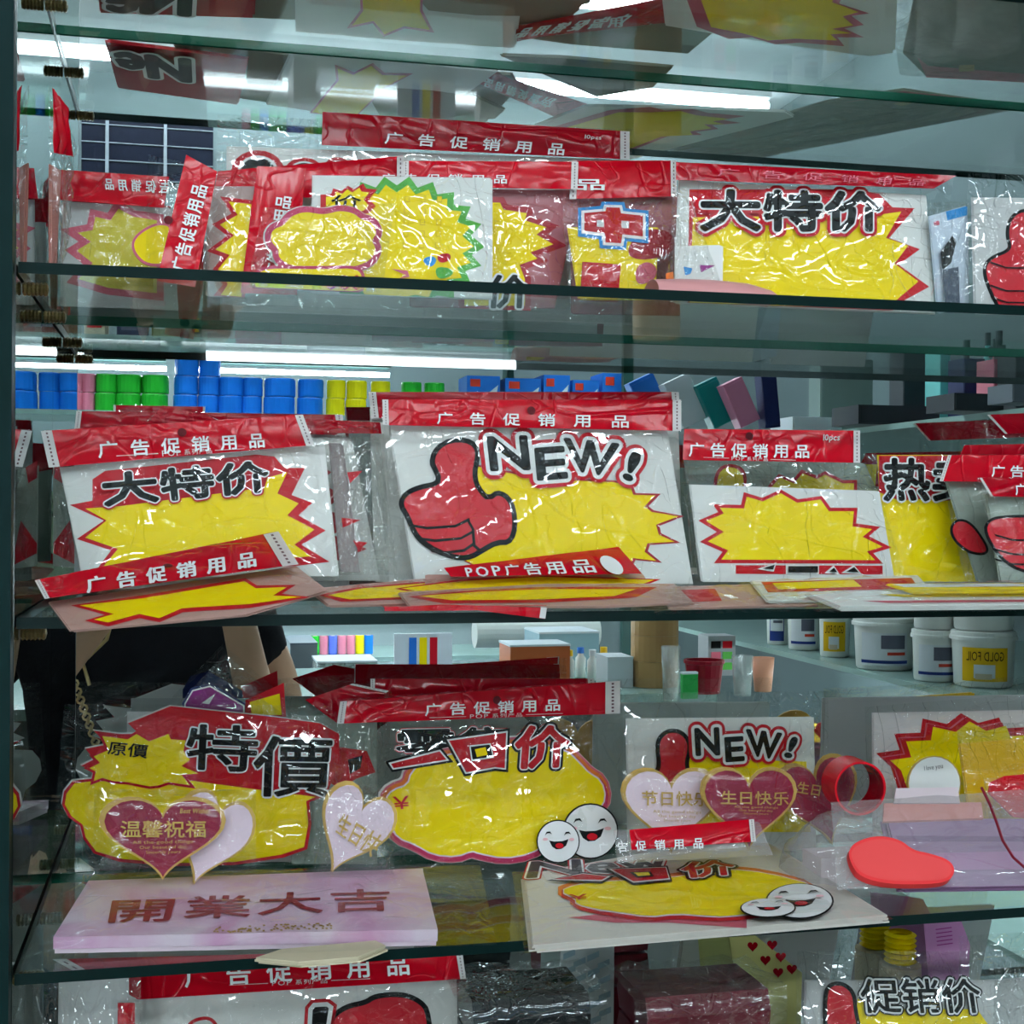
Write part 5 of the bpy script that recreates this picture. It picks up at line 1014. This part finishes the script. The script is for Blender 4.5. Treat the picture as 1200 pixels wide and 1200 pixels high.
for i in range(70):
    t_ = rnd.random(); p = k.P([(250 + t_ * 140 + rnd.uniform(-3, 3), 1092 - t_ * 6 + rnd.uniform(-4, 3))], .0104)[0]; mb.poly([(p[0], p[1]), (p[0] + .0012, p[1] + .0002), (p[0] + .001, p[1] + .0022), (p[0] - .0003, p[1] + .002)], .0106, GOLD)
mb.build('gold_specks', k.e)
k.bag(Q(e0, 330, 480, 2250, 440, 2330, 810, 90, 900), FLATF, n=.009, amp=.003)
# beige paper bundle under the box front
k = Pack('paper_pack', 'thin beige paper bundle sticking out under the pink box', Pl(370, -.226, Z4 + .0004, 90), 'paper pack', None, t=.004)
k.cardpart([(300, 1122), (330, 1112), (440, 1102), (452, 1108), (420, 1121), (350, 1127)], mat('beige_paper', (214, 200, 170), .6), 'paper_stack')
# neon heart
k = Pack('heart_block', 'neon red heart-shaped block before the peach and purple paper', Pl(1055, -.214, Z4 + .0006, 48), 'heart block', None, t=.006)
k.cardpart(smooth_pts(Q(e3, 375, 385, 420, 340, 520, 315, 620, 335, 680, 385, 760, 400, 850, 430, 880, 480, 850, 530, 760, 545, 560, 545, 430, 510, 390, 450), 2), mat('neon_red', (255, 62, 66), .5), 'heart_front', layers=1); k.card['label'] = 'neon red heart face'
k.prints('moulded_rim', [(mat('neon_red_light', (255, 84, 84), .5), smooth_pts(Q(e3, 385, 390, 430, 352, 520, 328, 615, 345, 675, 395, 760, 412, 845, 440, 868, 480, 840, 518, 760, 530, 565, 530, 440, 498, 400, 445), 2))])
k = thing('red_cord', 'thin dark red cord running down the right end of the fourth shelf', 'cord', Matrix.Translation((0, 0, 0)))
pts = [at_y(x, y, -.19 - i * .002) for i, (x, y) in enumerate(Q(e3, 1000, 90, 1040, 170, 1070, 250, 1100, 340, 1150, 420, 1230, 490))]; MB().tube(pts, .0009, mat('dark_red_cord', (130, 20, 40), .6), 6).build('cord_strand', k, True)
# ------------------------------------------------------------------ lowest shelf
G5 = 'packs on the lowest shelf'
k = Pack('sign_card_pack', 'wide pack with a red header and white characters under the pink box', Pl(310, -.10, Z5, 6), group=G5)
k.header([(64, 1124), (540, 1112), (545, 1147), (150, 1172)], strips=(1, 1), txt=[(215, 1132), (480, 1118), (482, 1142), (216, 1157)], gap=.55, sub=[(318, 1149), (384, 1146), (384, 1152), (318, 1155)], sw=.02)
k.cardpart([(150, 1172), (535, 1147), (545, 1500), (150, 1500)], WHITE)
tb = smooth_pts(Q(e1, 350, 1190, 420, 1130, 520, 1110, 560, 1080, 680, 1070, 760, 1100, 800, 1150, 810, 1400, 350, 1400)); k.prints('thumb_print', [(BLK, tb, 6), (FR, tb)])
lt = smooth_pts(Q(e0, 870, 1230, 900, 1180, 990, 1165, 1030, 1230)); k.prints('letter_rim', [(PRED, lt, 1.5), (GREY, offset(lt, -2.5))])
l2 = Q(e1, 230, 1120, 260, 1085, 340, 1080, 380, 1110, 350, 1300, 220, 1300); k.prints('letter_print', [(PRED, l2), (PWH, offset(l2, -4)), (BLK, offset(l2, -9))])
k.bag([(62, 1122), (542, 1110), (552, 1505), (60, 1505)], amp=.003)
k = Pack('sign_card_pack', 'white card pack with a red side strip at the lower left corner', Pl(110, -.14, Z5, 6), group=G5)
k.cardpart([(70, 1146), (148, 1146), (150, 1500), (66, 1500)], GREY); k.prints('red_strip', [(RED, [(138, 1175), (158, 1175), (158, 1500), (134, 1500)])], n=k.t + .002); k.bag([(38, 1130), (165, 1135), (165, 1505), (38, 1505)], CRUMP, amp=.004)
def bundle(label, quadf, quadt, mt, yb):
    """a folded bundle standing on the shelf: front face and top face"""
    f = [at_y(x, y, yb) for x, y in quadf]; bk = [at_y(x, y, yb + .05) for x, y in quadt]
    e = thing('plastic_bundle', label, 'bundle', Matrix.Translation((0, 0, 0)), G5); x0, x1 = f[0][0], f[1][0]; zt_ = (f[0][2] + f[1][2]) / 2
    n = 4
    for i in range(n):
        z1 = zt_ - i * .026; z0_ = z1 - .0245 if i < n - 1 else Z5 + .0006
        pts = [(yb - .003 + .012 * (0 if i else 0), z0_), (yb - .005, (z0_ + z1) / 2), (yb, z1), (yb + .055, z1 - .001), (yb + .06, (z0_ + z1) / 2), (yb + .055, z0_)]
        m_ = len(pts); v = [(x0, *p) for p in pts] + [(x1, *p) for p in pts]
        MB().raw(v, [(j, (j + 1) % m_, m_ + (j + 1) % m_, m_ + j)[::-1] for j in range(m_)] + [tuple(range(m_)), tuple(range(m_, 2 * m_))[::-1]], mt).build('folded_layer', e)
    v = []; f_ = []
    for i in range(13):
        for j in range(9):
            a = i / 12; b = j / 8; rr = random.uniform(-.002, .002)
            yy_, zz_ = (yb + .06 - b * 2 * .066, zt_ + .003) if b < .5 else (yb - .008, zt_ + .003 - (b - .5) * .14)
            v.append((x0 - .01 + a * (x1 - x0 + .02), yy_ + rr, zz_ + rr))
    for i in range(12):
        for j in range(8): o = i * 9 + j; f_.append((o, o + 1, o + 10, o + 9))
    MB().raw(v, f_, CRUMP).build('clear_wrap', e, True)
    return e
bundle('black folded plastic bundle in clear wrap on the lowest shelf', [(553, 1170), (690, 1166), (690, 1250), (553, 1250)], [(553, 1160), (690, 1158), (690, 1160), (553, 1160)], mat('black_plastic', (16, 20, 24), .2), -.14)
bundle('dark red folded bundle in clear wrap on the lowest shelf', [(756, 1168), (900, 1160), (900, 1250), (756, 1250)], [(742, 1145), (880, 1140), (880, 1142), (742, 1145)], mat('dark_red_plastic', (104, 10, 32), .3), -.15)
k = Pack('sign_card_pack', 'pack with a red thumb and black promotional characters on yellow, lower right corner', Pl(1060, -.13, Z5, 8), group=G5)
k.cardpart(Q(e3, 180, 1000, 1060, 1000, 1080, 2400, 180, 2400), GREY); k.prints('yellow_print', [(YEL, Q(e3, 420, 1080, 500, 1130, 980, 1130, 1030, 1200, 1030, 2300, 400, 2300))])
tb = smooth_pts(Q(e3, 275, 1060, 300, 1020, 350, 1020, 395, 1060, 400, 1150, 440, 1300, 280, 1300)); k.prints('thumb_print', [(BLK, tb, 5), (FR, tb)], n=k.t + .001)
k.text('促销价', Q(e3, 425, 985, 985, 985, 1010, 1145, 440, 1145), [(.12, BLK), (.075, PWH), (.02, BLK)]); k.bag(Q(e3, 140, 860, 1250, 860, 1250, 2400, 160, 2400), CRUMP, amp=.005)
k = Pack('sign_card_pack', 'crumpled clear bag at the right end of the lowest shelf', Pl(1170, -.10, Z5, 6), group=G5)
k.cardpart(Q(e3, 1000, 1000, 1700, 960, 1700, 2300, 1000, 2300), GREY); k.bag(Q(e3, 900, 790, 1700, 740, 1700, 2300, 920, 2300), CRUMP, amp=.006)
k = Pack('sticker_card', 'pale card with rows of red heart stickers on the lowest shelf', Pl(895, -.05, Z5, 3, -25), 'card', G5, t=.001)
k.cardpart(Q(e2, 1020, 790, 1100, 760, 1350, 960, 1330, 2300, 1150, 2300), mat('pale_yellow_card', (206, 204, 130), .5)); k.prints('heart_stickers', [(DRED, heart_pts(x, y, 6, 6)) for x, y in ((882, 1110), (897, 1126), (905, 1108), (915, 1122), (912, 1140), (928, 1136))])
k = Pack('ribbon_strip', 'white ribbon strip with a pale blue diamond pattern hanging behind the bundles', Pl(688, -.03, Z5, 1), 'ribbon', G5, t=.001)
k.cardpart([(658, 1108), (718, 1106), (716, 1500), (658, 1500)], mat('pale_ribbon', (205, 216, 216), .5), 'ribbon'); k.prints('diamond_pattern', [(mat('pale_blue_print', (150, 178, 190), .5), [(x, y), (x + 14, y - 6), (x + 14, y + 1), (x, y + 7)]) for j in range(9) for x, y in ((660 + (j % 2) * 12, 1118 + j * 9), (688 + (j % 2) * 12, 1120 + j * 9))])
k = Pack('paper_tag', 'lilac paper tag with printed lines at the right of the lowest shelf', Pl(1110, -.04, Z5, 2, 20), 'tag', G5, t=.001)
k.cardpart(Q(e3, 735, 725, 900, 710, 945, 830, 940, 2300, 820, 2300), mat('lilac_paper', (190, 130, 180), .5)); k.prints('text_lines', [(PURP, Q(e3, 785, 755 + i * 18, 860, 745 + i * 18, 862, 750 + i * 18, 787, 760 + i * 18)) for i in range(5)])
e = thing('coil_spool', 'yellow coiled spool on the lowest shelf near the lilac tag', 'spool', Matrix.Translation(at_y(1055, 1098, -.02) * np.array([1, 1, 0]) + np.array([0, 0, Z5 + .0005])))
hh = at_y(1055, 1085, -.02)[2] - Z5
MB().lathe([(0, 0), (.016, 0), (.016, hh - .03), (0, hh - .03)], (0, 0, 0), CORE, 16).build('spool_stand', e)
mb = MB(); [mb.lathe([(.009, i * .004 + hh - .029), (.0125, i * .004 + hh - .027), (.009, i * .004 + hh - .025)], (0, 0, 0), YEL, 14) for i in range(6)]; mb.build('coil', e)
# ------------------------------------------------------------------ the photographer, seen in the mirror
SKIN = mat('skin', (196, 156, 128), .5, .05, 12); SHIRT = mat('black_shirt', (20, 22, 28), .85, .2, 60, bump=.3); HAIR = mat('dark_hair', (24, 18, 16), .5); JEAN = mat('dark_trousers', (40, 44, 54), .8)
def skin_body(name, verts, edges, root, parent, mt, sub=2):
    me = bpy.data.meshes.new(name); me.from_pydata([v[0] for v in verts], edges, []); o = bpy.data.objects.new(name, me); COL.objects.link(o); o.parent = parent
    md = o.modifiers.new('skin', 'SKIN'); sv = me.skin_vertices[0].data if me.skin_vertices else None
    if sv is None:
        bm = bmesh.new(); bm.from_mesh(me); bm.verts.layers.skin.verify(); bm.to_mesh(me); bm.free(); sv = me.skin_vertices[0].data
    for i, v in enumerate(verts): sv[i].radius = v[1] if isinstance(v[1], tuple) else (v[1], v[1]); sv[i].use_root = (i == root)
    md.use_smooth_shade = True
    s_ = o.modifiers.new('sub', 'SUBSURF'); s_.levels = sub; s_.render_levels = sub
    me.materials.append(mt); return o
PX, PY = -.07, -1.36
per = thing('person', 'person in a black T-shirt holding up a pale green phone, reflected in the mirror', 'person', Matrix.Translation((PX, PY, ZF)))
B = 1.45
def V(x, y, z): return (x, y, z + B)     # z relative to the lens height
bv = [(V(0, 0, -.62), (.15, .10)), (V(0, .01, -.48), (.125, .09)), (V(0, .015, -.34), (.135, .10)), (V(0, 0, -.20), (.14, .10)), (V(0, -.01, -.15), (.06, .06)), (V(0, 0, -.10), .05), (V(0, .01, -.03), (.072, .085)), (V(0, .0, .04), (.068, .08)),
      (V(.16, -.01, -.17), .055), (V(.215, .0, -.30), .046), (V(.235, .06, -.43), .04), (V(.17, .20, -.28), .032), (V(.12, .295, -.06), .022),
      (V(-.16, -.01, -.17), .055), (V(-.215, .0, -.30), .046), (V(-.235, .06, -.43), .04), (V(-.15, .20, -.28), .032), (V(.005, .295, -.08), .022),
      (V(.085, 0, -.72), .085), (V(.09, .01, -1.02), .055), (V(.09, -.01, -1.36), .038), (V(.09, .07, -1.42), .03),
      (V(-.085, 0, -.72), .085), (V(-.09, .01, -1.02), .055), (V(-.09, -.01, -1.36), .038), (V(-.09, .07, -1.42), .03)]
be = [(0, 1), (1, 2), (2, 3), (3, 4), (4, 5), (5, 6), (6, 7), (3, 8), (8, 9), (9, 10), (10, 11), (11, 12), (3, 13), (13, 14), (14, 15), (15, 16), (16, 17), (0, 18), (18, 19), (19, 20), (20, 21), (0, 22), (22, 23), (23, 24), (24, 25)]
body = skin_body('body', bv, be, 0, per, SKIN)
# clothes as shells a little larger than the body
skin_body('t_shirt', [(V(0, 0, -.66), (.165, .115)), (V(0, .01, -.48), (.14, .105)), (V(0, .015, -.34), (.15, .115)), (V(0, 0, -.205), (.15, .11)), (V(.165, -.01, -.18), .066), (V(.212, .0, -.29), .06), (V(-.165, -.01, -.18), .066), (V(-.212, .0, -.29), .06)], [(0, 1), (1, 2), (2, 3), (3, 4), (4, 5), (3, 6), (6, 7)], 0, per, SHIRT)
skin_body('trousers', [(V(0, 0, -.64), (.155, .11)), (V(.085, 0, -.74), .095), (V(.09, .01, -1.02), .07), (V(.09, -.01, -1.34), .055), (V(-.085, 0, -.74), .095), (V(-.09, .01, -1.02), .07), (V(-.09, -.01, -1.34), .055)], [(0, 1), (1, 2), (2, 3), (0, 4), (4, 5), (5, 6)], 0, per, JEAN)
# head details
mb = MB(); mb.lathe([(0, .112), (.05, .105), (.09, .07), (.105, .01), (.10, -.06), (.085, -.13), (.08, -.13), (.085, -.04), (.085, .02)], (0, 0, 0), HAIR, 24); h = mb.build('hair', per, True); h.location = V(0, -.022, .01); h.scale = (.95, 1, 1)
for s_ in (-1, 1):
    o = MB().lathe([(0, -.011), (.009, -.006), (.011, 0), (.009, .006), (0, .011)], (0, 0, 0), mat('eye', (40, 30, 28), .2), 12).build('eye', per, True); o.location = V(s_ * .03, .09, -.005)
o = MB().lathe([(0, .022), (.006, .01), (.011, -.008), (0, -.013)], (0, 0, 0), SKIN, 12).build('nose', per, True); o.location = V(0, .096, -.03)
o = MB().box((-.02, -.004, -.004), (.02, .004, .004), mat('lips', (170, 90, 90), .4)).build('mouth', per); o.location = V(0, .088, -.062)
# hands: palm and five fingers each, closed on the phone edges
def hand(side):
    e_ = V(.12 if side > 0 else .005, .305, -.055 if side > 0 else -.075); e_ = Vector(e_)
    vs = [(tuple(e_), .02), (tuple(e_ + Vector((-.010 * side, .012, .045))), (.024, .013))]; ed = [(0, 1)]
    for f_ in range(4):
        b0 = e_ + Vector((-.012 * side, .018, .028 + f_ * .012)); n0 = len(vs); ln = (.9, 1, .95, .75)[f_]
        for j, (dx, dy) in enumerate(((0, .0), (-.006, .022 * ln), (-.020, .030 * ln), (-.034, .028 * ln))): vs.append((tuple(b0 + Vector((dx * side + .012 * side, dy, 0))), .0068 - .0006 * j))
        ed += [(1, n0)] + [(n0 + j, n0 + j + 1) for j in range(3)]
    n0 = len(vs)
    for j, d_ in enumerate(((.002, 0, .02), (-.008, -.006, .034), (-.024, -.01, .04))): vs.append((tuple(e_ + Vector((d_[0] * side, d_[1] + .004, d_[2]))), .008 - .0008 * j))
    ed += [(0, n0), (n0, n0 + 1), (n0 + 1, n0 + 2)]
    return skin_body('hand', vs, ed, 0, per, SKIN, 1)
hand(1); hand(-1)
# bag strap with gold chain across the chest
GC = mat('gold_chain', (205, 180, 130), .3, metal=.7)
mb = MB()
for i in range(26):
    t_ = i / 25; c0 = Vector(V(-.108 + .055 * t_, .142, -.235 - .16 * t_))
    mb.lathe([(.004, -.0022), (.0072, 0), (.004, .0022)], c0, GC, 8, 'y' if i % 2 else 'x')
mb.build('bag_chain', per)
MB().tube([V(-.04, .140, -.16), V(-.05, .146, -.20), V(-.085, .146, -.235), V(-.075, .146, -.27)], .003, GC, 6).build('bag_strap', per, True)
# phone just behind the lens
ph = thing('phone', 'pale green phone with three round lenses held toward the mirror', 'phone', Matrix.Translation((-.012, -1.012, -.052)))
bm = bmesh.new(); bmesh.ops.create_cube(bm, size=1); bmesh.ops.scale(bm, vec=(.074, .008, .150), verts=bm.verts)
bmesh.ops.bevel(bm, geom=[e_ for e_ in bm.edges if abs((e_.verts[0].co - e_.verts[1].co).y) > .004], offset=.010, segments=4, affect='EDGES')
me = bpy.data.meshes.new('phone_body'); bm.to_mesh(me); bm.free(); o = bpy.data.objects.new('phone_body', me); COL.objects.link(o); o.parent = ph; me.materials.append(mat('pale_green_glass', (176, 200, 170), .2))
o.location = (0, 0, 0)
LN = mat('lens_black', (12, 14, 16), .1)
for x, z in ((-.006, .046), (-.006, .064), (.010, .055)):
    o = MB().lathe([(0, .0035), (.0062, .0035), (.0068, .001), (.0068, -.001)], (0, 0, 0), LN, 18, 'y').build('camera_lens', ph); o.location = (x + .012, .0042, z - .003)
